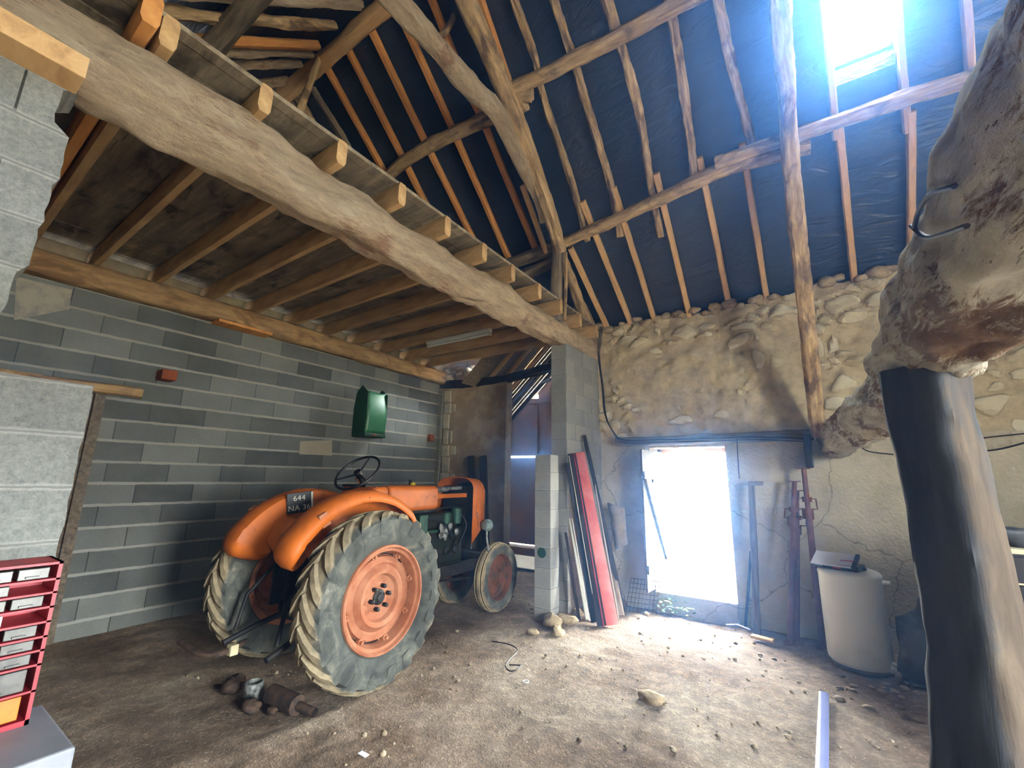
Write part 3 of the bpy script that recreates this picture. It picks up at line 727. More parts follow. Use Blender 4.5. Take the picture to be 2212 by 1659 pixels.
# left truss
def tx(pts, X): return [onX(x, y, X) for x, y in pts]
timber('principal_rafter', tx([(985, -50), (1030, 50), (1085, 180), (1125, 280), (1160, 380), (1190, 470), (1212, 545)], -2.32), [0.17, 0.17, 0.16, 0.15, 0.14, 0.13], [0.2, 0.2, 0.18, 0.17, 0.15, 0.14], MW['old'], 'steep straight principal timber of the left truss', 'truss timber', nr=22, rough=0.012)
timber('collar_timber', tx([(815, -50), (850, 0), (930, 85), (1010, 180), (1075, 245), (1108, 310), (1140, 385), (1165, 435), (1176, 480)], -2.42), [0.15, 0.16, 0.17, 0.17, 0.15, 0.12, 0.1], [0.17, 0.18, 0.18, 0.18, 0.15, 0.13, 0.1], MW['tie'], 'pale curved timber sweeping down to the left truss joint', 'truss timber', nr=22, rough=0.014, lump=0.02)
timber('ridge_strut', tx([(1000, -60), (975, 45), (940, 90)], -2.7), 0.06, 0.06, MW['old'], 'thin strut crossing behind the top of the left truss', 'strut', rough=0.006)
timber('ridge_strut', [onA(688, 128, -0.18), onX(632, 276, -4.55)], 0.06, 0.07, MW['old'], 'thin pale post dropping from the ridge beam to the loft', 'strut', rough=0.005)
timber('gable_post', [onX(612, 205, -5.6), onX(606, 262, -5.6)], 0.10, 0.10, MW['old'], 'short post under the far end of the ridge beam', 'post', rough=0.008)
timber('gable_post', [onX(628, 215, -5.4), onX(633, 240, -5.4), onX(622, 275, -5.4)], 0.09, 0.09, MW['grey'], 'crooked grey post beside the far end of the ridge beam', 'post', rough=0.015)
timber('truss_post', tx([(1205, 530), (1203, 610), (1203, 695)], -2.5), 0.13, 0.13, MW['grey'], 'short dark post standing on the great beam under the left truss', 'post', nr=20, rough=0.008, side=(0, 1, 0))
timber('truss_post', tx([(1222, 545), (1222, 620), (1220, 690)], -2.38), 0.035, 0.035, MW['old'], 'thin pale batten in front of the short dark post', 'batten', rough=0.003, side=(0, 1, 0))
timber('slanting_strut', tx([(1208, 535), (1228, 590), (1250, 650), (1272, 705), (1290, 745)], -2.52), [0.10, 0.13, 0.15, 0.17], [0.12, 0.14, 0.16, 0.2], MW['old'], 'rough timber slanting from the purlin down to the great beam end', 'truss timber', nr=22, rough=0.018, side=(0, 1, 0.2))
timber('slanting_strut', tx([(1225, 600), (1240, 650), (1252, 700)], -2.75), 0.1, 0.1, MW['grey'], 'darker second slanting timber behind the rough one', 'truss timber', rough=0.01, side=(0, 1, 0.2))
timber('edge_plank', [onX(1120, 600, -3.1), onX(1175, 640, -2.95), onX(1235, 690, -2.8)], 0.12, 0.05, MW['old'], 'rough log lying on the loft edge behind the truss post', 'log', rough=0.012)
# right truss principal
P = [onY(1776, 935, 5.78), onX(1757, 760, 0.135), onX(1738, 560, 0.14), onX(1716, 330, 0.155), onX(1703, 180, 0.17), onX(1690, 0, 0.19), onX(1676, -160, 0.2)]
pr = [Vector((0.115, 5.86, 0.52)), Vector((0.125, 5.35, 1.45)), Vector((0.135, 4.9, 2.25)), Vector((0.15, 4.42, 3.02)), Vector((0.175, 3.9, 3.55)), Vector((0.19, 3.4, 3.98)), Vector((0.2, 2.6, 4.6))]
timber('principal_rafter', pr, 0.14, 0.2, MW['old'], 'tall slanting timber of the right truss crossing in front of the stone wall', 'truss timber', nr=22, rough=0.012)
g = G()
# ---- the worn whitewashed beam on the right
P = [(0.50, -0.9, 0.62), (0.47, 0.2, 0.62), (0.455, 1.0, 0.585), (0.43, 1.6, 0.56), (0.42, 2.1, 0.545), (0.46, 2.7, 0.53), (0.48, 3.3, 0.52), (0.42, 4.2, 0.50), (0.32, 5.1, 0.47), (0.22, 6.02, 0.42)]
wb = timber('worn_beam', P, [0.33, 0.33, 0.31, 0.29, 0.28, 0.28, 0.28, 0.26, 0.24], [0.44, 0.42, 0.37, 0.35, 0.33, 0.33, 0.32, 0.32, 0.32], MW['bigbeam'],
            'massive whitewashed worm-eaten beam coming from the upper right to the stone wall', 'beam', nr=56, rough=0.03, sd=7, step=0.028, sq=3.0, lump=0.05, wob=1.2)
g = G(); g.tube(catmull([onX(x, y, 0.272) for x, y in ((2062, 402), (2010, 420), (1985, 455), (1975, 492))], 14), 0.0055, 6)
g.tube(catmull([onX(x, y, 0.272) for x, y in ((1968, 488), (2000, 512), (2040, 505), (2088, 488))], 14), 0.0055, 6)
mk('iron_strap', g, MT['seal'], smooth=True, tagd=('rusty iron hook band curling over the side of the worn beam', 'strap'))
# post under it
pp = [(0.385, 2.16, 0.42), (0.385, 2.16, 0.2), (0.395, 2.16, -0.15), (0.392, 2.16, -0.5), (0.36, 2.16, -0.9), (0.345, 2.16, -1.3), (0.34, 2.16, -1.6)]
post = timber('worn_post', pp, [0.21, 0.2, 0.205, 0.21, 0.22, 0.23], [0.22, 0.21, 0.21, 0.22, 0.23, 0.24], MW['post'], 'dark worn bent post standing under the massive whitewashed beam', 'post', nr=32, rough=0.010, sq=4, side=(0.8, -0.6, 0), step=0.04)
# ================================================================ TRACTOR
TR = empty('tractor', (-3.45, 2.38, FL), 'old orange farm tractor with big muddy rear wheels parked along the grey block wall', 'tractor', rz=0.04)
def tmk(name, g, mat, smooth=False, bev=0.0, parent=None, at=None):
    o = mk(name, g, MT[mat] if isinstance(mat, str) else mat, parent or TR, smooth, None, bev)
    if at is not None: o.location = at
    return o
def tyre(name, x0, sgn, y, z, R, w, rr, lugs, parent=None):
    """tyre round the x axis, outer face towards sgn"""
    hw = w / 2; g = G()
    k = R - rr
    if lugs:
        prof = [(-hw * 0.62, rr), (-hw * 0.9, rr + k * 0.2), (-hw, rr + k * 0.5), (-hw * 0.95, rr + k * 0.78), (-hw * 0.82, R - 0.045), (-hw * 0.4, R - 0.03), (0, R - 0.026),
                (hw * 0.4, R - 0.03), (hw * 0.82, R - 0.045), (hw * 0.95, rr + k * 0.78), (hw, rr + k * 0.5), (hw * 0.9, rr + k * 0.2), (hw * 0.62, rr)]
    else:
        prof = [(-hw * 0.7, rr), (-hw, rr + k * 0.4), (-hw * 0.95, rr + k * 0.8), (-hw * 0.7, R - 0.02), (-hw * 0.62, R - 0.008), (-hw * 0.5, R - 0.02), (-hw * 0.32, R - 0.02), (-hw * 0.25, R - 0.004), (-hw * 0.1, R - 0.004), (0, R),
                (hw * 0.1, R - 0.004), (hw * 0.25, R - 0.004), (hw * 0.32, R - 0.02), (hw * 0.5, R - 0.02), (hw * 0.62, R - 0.008), (hw * 0.7, R - 0.02), (hw * 0.95, rr + k * 0.8), (hw, rr + k * 0.4), (hw * 0.7, rr)]
    g.lathe(prof, 0, 96, True)
    if lugs:
        nl = 20
        for side in (-1, 1):
            for i in range(nl):
                t0 = 2 * PI * (i + (0.5 if side > 0 else 0)) / nl
                v = []
                rnd = random.Random(i * 7 + side)
                pr_ = [(0.01, 0.0, R - 0.034, R), (0.35, 0.13, R - 0.038, R - 0.002), (0.72, 0.26, R - 0.05, R - 0.012), (0.97, 0.345, R - 0.075, R - 0.035), (1.03, 0.37, R - 0.15, R - 0.115)]
                for (ax, dt, r0, r1) in pr_:
                    wd = 0.115 + 0.02 * rnd.random()
                    t = t0 + dt * 0.9
                    for (tt, r) in ((t - wd / 2 - 0.02, r0), (t - wd / 2 + 0.012, r1), (t + wd / 2 - 0.012, r1), (t + wd / 2 + 0.02, r0)):
                        v.append((side * ax * hw, r * math.cos(tt), r * math.sin(tt)))
                f = []
                for a in range(len(pr_) - 1):
                    for b in range(3): f.append((a * 4 + b, a * 4 + b + 1, (a + 1) * 4 + b + 1, (a + 1) * 4 + b))
                f.append((0, 1, 2, 3)); e = (len(pr_) - 1) * 4; f.append((e + 3, e + 2, e + 1, e))
                g.add(v, f)
    o = tmk(name, g, 'tyre', True, 0, parent, (x0, y, z))
    at = o.data.attributes.new('tread', 'FLOAT', 'POINT')
    for i, v in enumerate(o.data.vertices):
        r = math.hypot(v.co.y, v.co.z)
        at.data[i].value = min(1, max(0, (r - (R - 0.10)) / 0.07)) * 0.55 + (0.12 if abs(v.co.x) < hw * 0.75 else 0)
    return o
def rear_wheel(s):
    R = 0.63; z = R; x = s * 0.585
    t = tyre('rear_tyre', x, s, 0.0, z, R, 0.30, 0.36, True)
    g = G(); a = s
    prof = [(0.10, 0.385), (0.125, 0.38), (0.13, 0.365), (0.105, 0.355), (0.10, 0.335), (0.02, 0.318), (0.015, 0.30), (0.05, 0.292), (0.062, 0.25), (0.05, 0.235), (0.062, 0.225), (0.085, 0.20), (0.075, 0.17), (0.045, 0.155), (0.03, 0.11), (0.04, 0.09), (0.045, 0.0)]
    g.lathe([(p[0] * a, p[1]) for p in prof], 0, 80)
    g.lathe([(-0.12 * a, 0.375), (-0.11 * a, 0.33), (0.02 * a, 0.318)], 0, 60)
    rim = tmk('rim', g, 'rust', True, 0, None, (x + 0.005 * s, 0, z))
    for k in range(8):
        g = G(); t_ = 2 * PI * (k + 0.35) / 8; c = (0.03 * a, 0.31 * math.cos(t_), 0.31 * math.sin(t_))
        g.lathe([(0.0, 0.026), (0.028 * a, 0.024), (0.03 * a, 0.013), (0.05 * a, 0.012), (0.052 * a, 0.0)], 0, 8, c=c); tmk('rim_clamp', g, 'rust', False, 0, rim)
    g = G(); g.lathe([(0.03 * a, 0.06), (0.05 * a, 0.055), (0.06 * a, 0.035), (0.07 * a, 0.03), (0.072 * a, 0.0)], 0, 24)
    for k in range(6):
        t_ = 2 * PI * k / 6 + 0.2; g.lathe([(0.03 * a, 0.016), (0.08 * a, 0.016), (0.085 * a, 0.0)], 0, 6, c=(0, 0.082 * math.cos(t_), 0.082 * math.sin(t_)))
    tmk('hub', g, 'steeldark', False, 0, rim)
    g = G()                                                      # dark slots round the disc
    for k in range(4):
        g = G(); v = []; f = []
        a0 = PI / 2 * k + 0.75
        for i in range(11):
            t_ = a0 + i / 10 * 0.95
            for r in (0.305, 0.315): v.append((0.0235 * a, r * math.cos(t_), r * math.sin(t_)))
        for i in range(10): f.append((2 * i, 2 * i + 1, 2 * i + 3, 2 * i + 2))
        g.add([(p[0] + 0.004 * a, p[1], p[2]) for p in v], f); tmk('rim_slot', g, 'black', False, 0, rim)
for s in (1, -1): rear_wheel(s)
def front_wheel(s):
    R = 0.385; y = 2.10; x = s * 0.315
    tyre('front_tyre', x, s, y, R, R, 0.155, 0.25, False)
    g = G(); a = s
    g.lathe([(0.055 * a, 0.262), (0.065 * a, 0.25), (0.045 * a, 0.235), (0.0, 0.225), (-0.01 * a, 0.20), (0.01 * a, 0.15), (0.0, 0.10), (0.03 * a, 0.07), (0.06 * a, 0.05), (0.065 * a, 0.0)], 0, 48)
    g.lathe([(-0.06 * a, 0.262), (-0.04 * a, 0.235), (0.0, 0.225)], 0, 48)
    tmk('rim', g, 'rimshade', True, 0, None, (x, y, R))
for s in (1, -1): front_wheel(s)
def fender(s):
    g = G(); n = 72
    sec = [(0.24, 0.40), (0.235, 0.60), (0.238, 0.72), (0.255, 0.757), (0.29, 0.772), (0.38, 0.775), (0.44, 0.765), (0.475, 0.735), (0.485, 0.69)]
    v = []; f = []; m_ = len(sec)
    for i in range(n + 1):
        u = i / n; a = math.radians(40 + u * 116)
        for k, (x, r) in enumerate(sec):
            rr = r
            if k < 2:                                            # lower edge of the inner plate
                rr = {0: 0.47, 1: 0.62}[k]
            e = 1.0
            if u > 0.9:                                          # bull-nosed rear end
                q = (u - 0.9) / 0.1; e = math.sqrt(max(0.02, 1 - q * q)); rr = 0.63 + (rr - 0.63) * (0.25 + 0.75 * e)
                x = 0.36 + (x - 0.36) * (0.2 + 0.8 * e)
            if u < 0.08:
                q = 1 - u / 0.08; rr = rr - 0.03 * q * q
            if k >= 3 and (abs(u - 0.88) < 0.012 or abs(u - 0.50) < 0.012): rr += 0.006
            v.append((s * x, math.cos(a) * rr, math.sin(a) * rr))
    for i in range(n):
        for k in range(m_ - 1): f.append((i * m_ + k, i * m_ + k + 1, (i + 1) * m_ + k + 1, (i + 1) * m_ + k))
    f.append(tuple(n * m_ + k for k in range(m_)))
    g.add([(p[0], p[1], p[2] + 0.63) for p in v], f)
    # inner support panel reaching down
    pts = [(-0.45, 1.0), (-0.4, 1.15), (-0.2, 1.30), (0.1, 1.33), (0.42, 1.2), (0.48, 1.05), (0.3, 0.85), (-0.1, 0.82), (-0.35, 0.88)]
    g.prism([(p[0] * 0.93, p[1]) for p in pts], 0, s * 0.232, s * 0.237)
    o = tmk('fender', g, 'orange', True)
    md = o.modifiers.new('thick', 'SOLIDIFY'); md.thickness = 0.006
    return o
fn_ = fender(1); ff_ = fender(-1)
for s, par in ((1, fn_), (-1, ff_)):
    g = G(); g.box((s * 0.40 - 0.03, -0.44, 1.17), (s * 0.40 + 0.03, -0.37, 1.22))
    M = Matrix.Translation((s * 0.46, -0.42, 1.21)) @ Matrix.Rotation(0.5, 4, 'X')
    g = G(); g.box((-0.02, -0.035, -0.05), (0.02, 0.035, 0.05)); g.xf(M)
    tmk('fender_bracket', g, 'rust', False, 0.004, par)
# licence plate on the far fender's inner side
PLM = Matrix.Translation((-0.185, -0.20, 1.295)) @ Matrix.Rotation(math.radians(8), 4, 'X') @ Matrix.Rotation(math.radians(-22), 4, 'Z')
g = G(); g.box((-0.004, -0.10, -0.085), (0.004, 0.10, 0.085)); g.xf(PLM)
plate = tmk('licence_plate', g, 'black', False, 0.003); plate['label'] = 'small black licence plate with pale characters'
g = G(); g.box((0.0, 0.085, -0.07), (0.02, 0.10, 0.08)); g.xf(PLM); tmk('plate_bracket', g, 'tube', False, 0.002, plate)
for txt, dz in (('644', 0.018), ('NA 36', -0.062)):
    cu = bpy.data.curves.new('lettering', 'FONT'); cu.body = txt; cu.size = 0.062; cu.extrude = 0.0012; cu.align_x = 'CENTER'; cu.space_character = 1.05
    tmp = bpy.data.objects.new('tmp_text', cu); COL.objects.link(tmp); bpy.context.view_layer.update()
    me = bpy.data.meshes.new_from_object(tmp.evaluated_get(bpy.context.evaluated_depsgraph_get())); bpy.data.objects.remove(tmp)
    me.materials.clear(); me.materials.append(MT['tube'])
    o = bpy.data.objects.new('lettering', me); COL.objects.link(o); o.parent = plate
    o.matrix_basis = PLM @ Matrix.Translation((0.0058, -0.005, dz)) @ Matrix.Rotation(PI / 2, 4, 'Z') @ Matrix.Rotation(PI / 2, 4, 'X')
# fuel tank / scuttle
def rbox(x0, x1, y0, y1, z0, z1, r, g=None, n=6):
    g = g or G(); pr = []
    for cx, cz, a0 in ((x1 - r, z1 - r, 0), (x0 + r, z1 - r, 90), (x0 + r, z0 + r, 180), (x1 - r, z0 + r, 270)):
        for i in range(n + 1):
            a = math.radians(a0 + 90 * i / n); pr.append((cx + r * math.cos(a), cz + r * math.sin(a)))
    g.prism(pr, 1, y0, y1); return g
g = rbox(-0.25, 0.25, 0.40, 1.07, 1.195, 1.435, 0.055); g.merge(rbox(-0.235, 0.235, 0.24, 0.40, 1.16, 1.43, 0.05))
tank = tmk('fuel_tank', g, 'orange', True, 0.018)
g = G(); g.lathe([(1.43, 0.028), (1.462, 0.028), (1.464, 0.0)], 2, 20, c=(0.02, 0.92, 0)); tmk('tank_cap', g, 'yellow', True, 0, tank)
g = G(); g.lathe([(1.40, 0.02), (1.49, 0.02), (1.49, 0)], 2, 14, c=(-0.19, 1.1, 0)); tmk('breather', g, 'steeldark', True, 0, tank)
g = G(); g.box((-0.2, 0.22, 1.425), (0.12, 0.5, 1.445)); g.lathe([(0.215, 0.035), (0.24, 0.035), (0.24, 0)], 1, 16, c=(0.1, 0, 1.36)); g.lathe([(0.215, 0.03), (0.24, 0.03), (0.24, 0)], 1, 16, c=(-0.05, 0, 1.35))
for i in range(5): g.rock((0.08 + 0.03 * i, 0.26 + 0.02 * (i % 2), 1.42), 0.014, i, n=4)
tmk('dashboard', g, 'steeldark', False, 0.004, tank)
# front cowl: arched shell, open at the back
def arch(w, z0, z1, n=14):
    pts = [(w, z0)]; r = 0.16
    for i in range(n + 1):
        a = math.radians(90 * i / n); pts.append((w - r + r * math.cos(a), z1 - r * 0.75 + r * 0.75 * math.sin(a)))
    pts.append((0, z1 + 0.01))
    left = [(-x, z) for x, z in pts[:-1]][::-1]
    return pts + left
g = G(); A = arch(0.27, 0.80, 1.515); B = arch(0.262, 0.96, 1.505); Cc = arch(0.235, 1.0, 1.46)
n = len(A); v = [(x, 1.64, z) for x, z in A] + [(x, 1.86, z) for x, z in B] + [(x, 1.925, z) for x, z in Cc]
f = [(i, i + 1, i + 1 + n, i + n) for i in range(n - 1)] + [(i + n, i + 1 + n, i + 1 + 2 * n, i + 2 * n) for i in range(n - 1)]
g.add(v, f)
cowl = tmk('front_cowl', g, 'orange', True); md = cowl.modifiers.new('thick', 'SOLIDIFY'); md.thickness = 0.008; md.offset = -1
g = G(); g.add([(x * 0.98, 1.915, z) for x, z in Cc], [tuple(range(n))]); tmk('grille', g, 'steeldark', False, 0, cowl)
g = G(); g.lathe([(0.272, 0.035), (0.285, 0.03), (0.287, 0)], 0, 18, c=(0, 1.73, 1.1)); g.tube([(0.283, 1.73, 1.09), (0.288, 1.74, 1.03), (0.284, 1.77, 0.95)], 0.006, 6)
tmk('lamp_socket', g, 'rust', True, 0, cowl)
g = G(); g.box((-0.23, 1.70, 0.72), (0.23, 1.80, 1.42)); tmk('radiator', g, 'steeldark', False, 0.02)
# engine and chassis
g = rbox(-0.15, 0.15, 0.95, 1.62, 0.58, 0.98, 0.04); g.merge(rbox(-0.11, 0.13, 1.0, 1.55, 0.98, 1.14, 0.03))
for y in (1.05, 1.2, 1.35, 1.5): g.lathe([(0.13, 0.05), (0.175, 0.045), (0.18, 0)], 0, 14, c=(0, y, 0.75))
g.box((0.15, 1.02, 0.60), (0.18, 1.58, 0.63)); g.box((0.15, 1.02, 0.9), (0.17, 1.58, 0.93))
eng = tmk('engine_block', g, 'engine', True, 0.008)
g = G()
g.lathe([(1.02, 0.055), (1.18, 0.055), (1.19, 0.03), (1.2, 0)], 2, 20, c=(0.14, 1.52, 0)); g.lathe([(1.02, 0.0), (1.02, 0.05), (1.14, 0.05), (1.15, 0)], 2, 20, c=(0.12, 1.36, 0))
g.box((0.1, 0.9, 0.88), (0.17, 1.02, 1.14)); g.box((0.11, 0.86, 0.95), (0.16, 1.2, 0.98))
tmk('fuel_filter', g, 'engreen', True, 0.004, eng)
g = G()
for i, (y, z, r) in enumerate(((1.22, 0.99, 0.05), (1.30, 0.96, 0.045), (1.27, 0.90, 0.04), (1.36, 1.0, 0.035), (1.2, 0.92, 0.035))): g.rock((0.19, y, z), r, i, (0.5, 1, 1), 6)
tmk('injection_pump', g, 'silver', True, 0, eng)
g = G(); g.rock((0.19, 1.47, 0.94), 0.035, 7, (0.6, 1, 1), 6); tmk('oil_filter', g, 'silver', True, 0, eng)
g = G()
for k, (a, b, c) in enumerate((((0.16, 1.0, 1.1), (0.24, 1.2, 1.05), (0.19, 1.4, 0.85)), ((0.15, 1.55, 1.15), (0.22, 1.6, 1.0), (0.17, 1.55, 0.8)), ((0.16, 1.02, 0.8), (0.21, 1.3, 0.72), (0.17, 1.5, 0.86)), ((0.1, 1.1, 1.16), (0.16, 1.3, 1.2), (0.14, 1.5, 1.2)))):
    g.tube(catmull([a, b, c], 10), 0.009, 6)
tmk('hoses', g, 'black', True, 0, eng)
g = G(); g.lathe([(1.30, 0.0), (1.30, 0.10), (1.32, 0.10), (1.32, 0.0)], 1, 30, c=(0, 0.3, 0.9)); g = G(); g.lathe([(1.63, 0), (1.63, 0.16), (1.645, 0.16), (1.645, 0)], 1, 30, c=(0, 0, 1.08)); tmk('cooling_fan', g, 'black', True, 0, eng)
g = G(); g.tube([(-0.12, 1.08, 1.38), (0.05, 1.75, 1.40)], 0.022, 10); g.tube([(-0.02, 1.05, 1.36), (0.0, 1.5, 1.39)], 0.03, 10); tmk('exhaust_pipe', g, 'silver', True)
g = G(); g.add(*[(lambda b: (b.v, b.f))(G().box((0.15, 1.06, 1.30), (0.17, 1.66, 1.345)))][0]); g.lathe([(0.165, 0.03), (0.19, 0.03), (0.19, 0)], 0, 12, c=(0, 1.13, 1.32)); tmk('stay_bar', g, 'orange', False, 0.004)
g = rbox(-0.17, 0.17, 0.25, 0.97, 0.50, 0.90, 0.06); g.merge(rbox(-0.2, 0.2, -0.28, 0.26, 0.42, 0.92, 0.07)); g.lathe([(-0.44, 0.09), (-0.2, 0.13), (0.2, 0.13), (0.44, 0.09)], 0, 24, c=(0, 0, 0.63))
g.box((-0.14, -0.36, 0.62), (0.14, -0.26, 0.95)); g.lathe([(-0.36, 0.05), (-0.30, 0.06), (-0.25, 0.1)], 1, 16, c=(0, 0, 0.55))
g.tube([(-0.2, -0.1, 0.98), (0.2, -0.1, 0.98)], 0.04, 12)
tmk('gearbox_housing', g, 'steeldark', True, 0.01)
g = G(); g.box((0.19, 0.75, 0.50), (0.24, 1.95, 0.62)); g.box((-0.24, 0.75, 0.50), (-0.19, 1.95, 0.62)); g.box((-0.24, 1.85, 0.50), (0.24, 1.98, 0.66)); g.box((0.2, 0.3, 0.44), (0.40, 0.62, 0.46)); g.box((-0.40, 0.3, 0.44), (-0.2, 0.62, 0.46)); tmk('chassis_rail', g, 'steeldark', False, 0.006)
g = G(); g.tube([(-0.24, 2.1, 0.40), (0, 2.08, 0.52), (0.24, 2.1, 0.40)], 0.035, 10)
for s in (-1, 1): g.tube([(s * 0.22, 2.1, 0.33), (s * 0.22, 2.1, 0.58)], 0.028, 10); g.tube([(s * 0.2, 2.02, 0.38), (s * 0.2, 1.0, 0.50)], 0.014, 8)
g.box((-0.1, 1.9, 0.48), (0.1, 2.15, 0.6)); tmk('front_axle', g, 'steeldark', True)
# steering wheel
hub = Vector((0.0, 0.22, 1.555)); axd = Vector((0.1, -0.70, 0.71)).normalized(); base = Vector((0.0, 0.36, 1.42))
ux = axd.cross(Vector((0, 0, 1))).normalized(); uy = axd.cross(ux)
g = G(); g.tube([hub + ux * (0.21 * math.cos(t)) + uy * (0.21 * math.sin(t)) for t in [2 * PI * i / 40 for i in range(41)]], 0.012, 8, False)
for k in range(3):
    t = 2 * PI * k / 3 + 0.5; g.tube([hub - axd * 0.02, hub + ux * (0.21 * math.cos(t)) + uy * (0.21 * math.sin(t))], [0.011, 0.008], 8)
g.tube([hub - axd * 0.035, hub + axd * 0.012], 0.035, 16)
sw = tmk('steering_wheel', g, 'black', True)
g = G(); g.tube([hub, hub - axd * 0.2, hub - axd * 0.42], 0.018, 10); g.tube([hub - axd * 0.05, hub - axd * 0.16], 0.028, 12); tmk('steering_column', g, 'steeldark', True, 0, sw)
g = G(); g.tube([hub - axd * 0.07 + ux * 0.04, hub - axd * 0.14 + ux * 0.04], 0.022, 10); o = tmk('throttle_lever', g, 'rust', True, 0, sw)
# headlight, rear linkage
g = G(); c = (0.34, 1.84, 0.985); g.lathe([(-0.075, 0.0), (-0.06, 0.045), (-0.02, 0.066), (0.02, 0.07), (0.03, 0.066), (0.035, 0.0)], 1, 28); hl = tmk('headlight', g, 'chrome', True, 0, None, c)
g = G(); g.tube([(0, 0, -0.06), (0, 0.0, -0.14), (0.0, 0.05, -0.30)], 0.012, 8); tmk('headlight_stalk', g, 'silver', True, 0, hl)
lk = [onZ(388, 1385, -1.30), onZ(440, 1415, -1.34), onZ(505, 1400, -1.33), onZ(575, 1350, -1.28)]
Mi = (Matrix.Translation(TR.location) @ Matrix.Rotation(0.04, 4, 'Z')).inverted()
lk = [Mi @ p for p in lk]
g = G(); g.tube(catmull(lk, 14), 0.022, 8); link = tmk('drawbar', g, 'rustdark', True)
g = G(); q = Mi @ onZ(502, 1402, -1.33); g.box((q.x - 0.03, q.y - 0.03, q.z - 0.04), (q.x + 0.035, q.y + 0.03, q.z + 0.035)); tmk('tape_band', g, 'cream', False, 0.006, link)
for s in (-1, 1):
    g = G(); g.tube([(s * 0.22, -0.1, 0.45), (s * 0.26, -0.4, 0.38), (s * 0.28, -0.62, 0.31)], 0.022, 8); g.tube([(s * 0.22, -0.2, 0.95), (s * 0.26, -0.5, 0.62), (s * 0.27, -0.55, 0.38)], 0.016, 8)
    tmk('lower_link', g, 'steeldark', True)
g = G(); q = Mi @ onZ(550, 1240, -0.95); g.box((-0.10, -0.42, 0.55), (-0.085, -0.34, 0.93)); g.box((0.085, -0.42, 0.55), (0.10, -0.34, 0.9)); g.tube([(-0.12, -0.38, 0.88), (0.12, -0.38, 0.88)], 0.012, 8); tmk('hitch_plate', g, 'steeldark', False, 0.004)

# ================================================================ THINGS
# green bonnet hung on the block wall
o = empty('green_bonnet', (-5.82, 4.39, 0.56), 'green metal tractor bonnet hung on the grey block wall', 'bonnet')
g = G(); n = 12; v = []; f = []
for i in range(n + 1):
    t = i / n; z = 0.05 + 0.66 * t; bx = 0.30 + 0.035 * math.sin(PI * min(1, t * 1.1)) - 0.02 * t
    for k in range(7):
        y = -0.19 + 0.38 * k / 6; cx = 0.012 * math.sin(PI * k / 6)
        v.append((bx + cx, y, z - 0.015 * math.sin(PI * k / 6) * (i == n)))
for i in range(n):
    for k in range(6): f.append((i * 7 + k, i * 7 + k + 1, (i + 1) * 7 + k + 1, (i + 1) * 7 + k))
g.add(v, f); p = mk('bonnet_top', g, MT['green'], o, True); md = p.modifiers.new('t', 'SOLIDIFY'); md.thickness = 0.005
for y in (-0.19, 0.19):
    g = G(); pts = [(0.0, 0.02), (0.30, 0.02), (0.325, 0.3), (0.315, 0.68), (0.17, 0.80 if y < 0 else 0.78), (0.05, 0.70), (0.0, 0.45)]
    g.prism([(a, b) for a, b in pts], 1, y - 0.003, y + 0.003); mk('bonnet_side', g, MT['greendk'], o)
g = G(); g.box((0.02, -0.2, 0.0), (0.33, 0.2, 0.055)); mk('bonnet_rim', g, MT['greendk'], o, bev=0.008)
g = G(); g.lathe([(0.33, 0.028), (0.336, 0.024), (0.337, 0)], 0, 20, c=(0, -0.02, 0.03)); M = Matrix.Translation((0, -0.02, 0.03)) @ Matrix.Diagonal((1, 1.5, 0.6, 1)) @ Matrix.Translation((0, 0.02, -0.03)); g.xf(M)
q = mk('emblem', g, MT['brick'], o, True)
# brick jutting from the wall, small one, lintel plank
g = G(); g.box((-5.84, 1.66, 0.96), (-5.64, 1.80, 1.07)); mk('jutting_brick', g, MT['brick'], bev=0.012, tagd=('red-brown brick jutting from the grey block wall above the timber lintel', 'brick'))
g = G(); g.box((-5.84, 5.83, 0.62), (-5.75, 5.95, 0.74)); mk('jutting_brick', g, MT['brick'], bev=0.012, tagd=('small brown wooden plug in the block wall near its far corner', 'plug'))
timber('door_lintel', [(-5.82, -0.2, 0.80), (-5.82, 0.8, 0.79), (-5.82, 1.56, 0.79)], 0.16, 0.11, MW['lowbeam'], 'rounded brown timber lintel set in the grey block wall over the side doorway', 'lintel', rough=0.008)
g = G(); g.box((-5.94, 1.21, -1.6), (-5.80, 1.29, 0.74)); g.box((-5.94, 0.28, -1.6), (-5.80, 0.36, 0.74)); g.box((-5.92, 1.17, -1.6), (-5.86, 1.21, 0.74))
fr = struct('door_1', g, MW['grey'])
g = G()
for k in range(6): g.box((-5.95, 0.36 + k * 0.14, -1.58), (-5.92, 0.36 + k * 0.14 + 0.135, 0.72))
mk('door_boards', g, MW['grey'], fr)
# strip light
o = empty('strip_light', (-4.05, 4.55, 1.915), 'white fluorescent strip light fixed under the far loft joists', 'lamp')
g = G(); g.box((-0.60, -0.035, 0.03), (0.60, 0.035, 0.075)); mk('lamp_housing', g, MT['white'], o, bev=0.005)
g = G(); g.lathe([(-0.57, 0.0), (-0.57, 0.015), (0.57, 0.015), (0.57, 0)], 0, 14); mk('lamp_tube', g, MT['white'], o, True)
g = G(); g.box((-0.60, -0.02, -0.02), (-0.575, 0.02, 0.03)); g.box((0.575, -0.02, -0.02), (0.60, 0.02, 0.03)); mk('lamp_holder', g, MT['tube'], o)
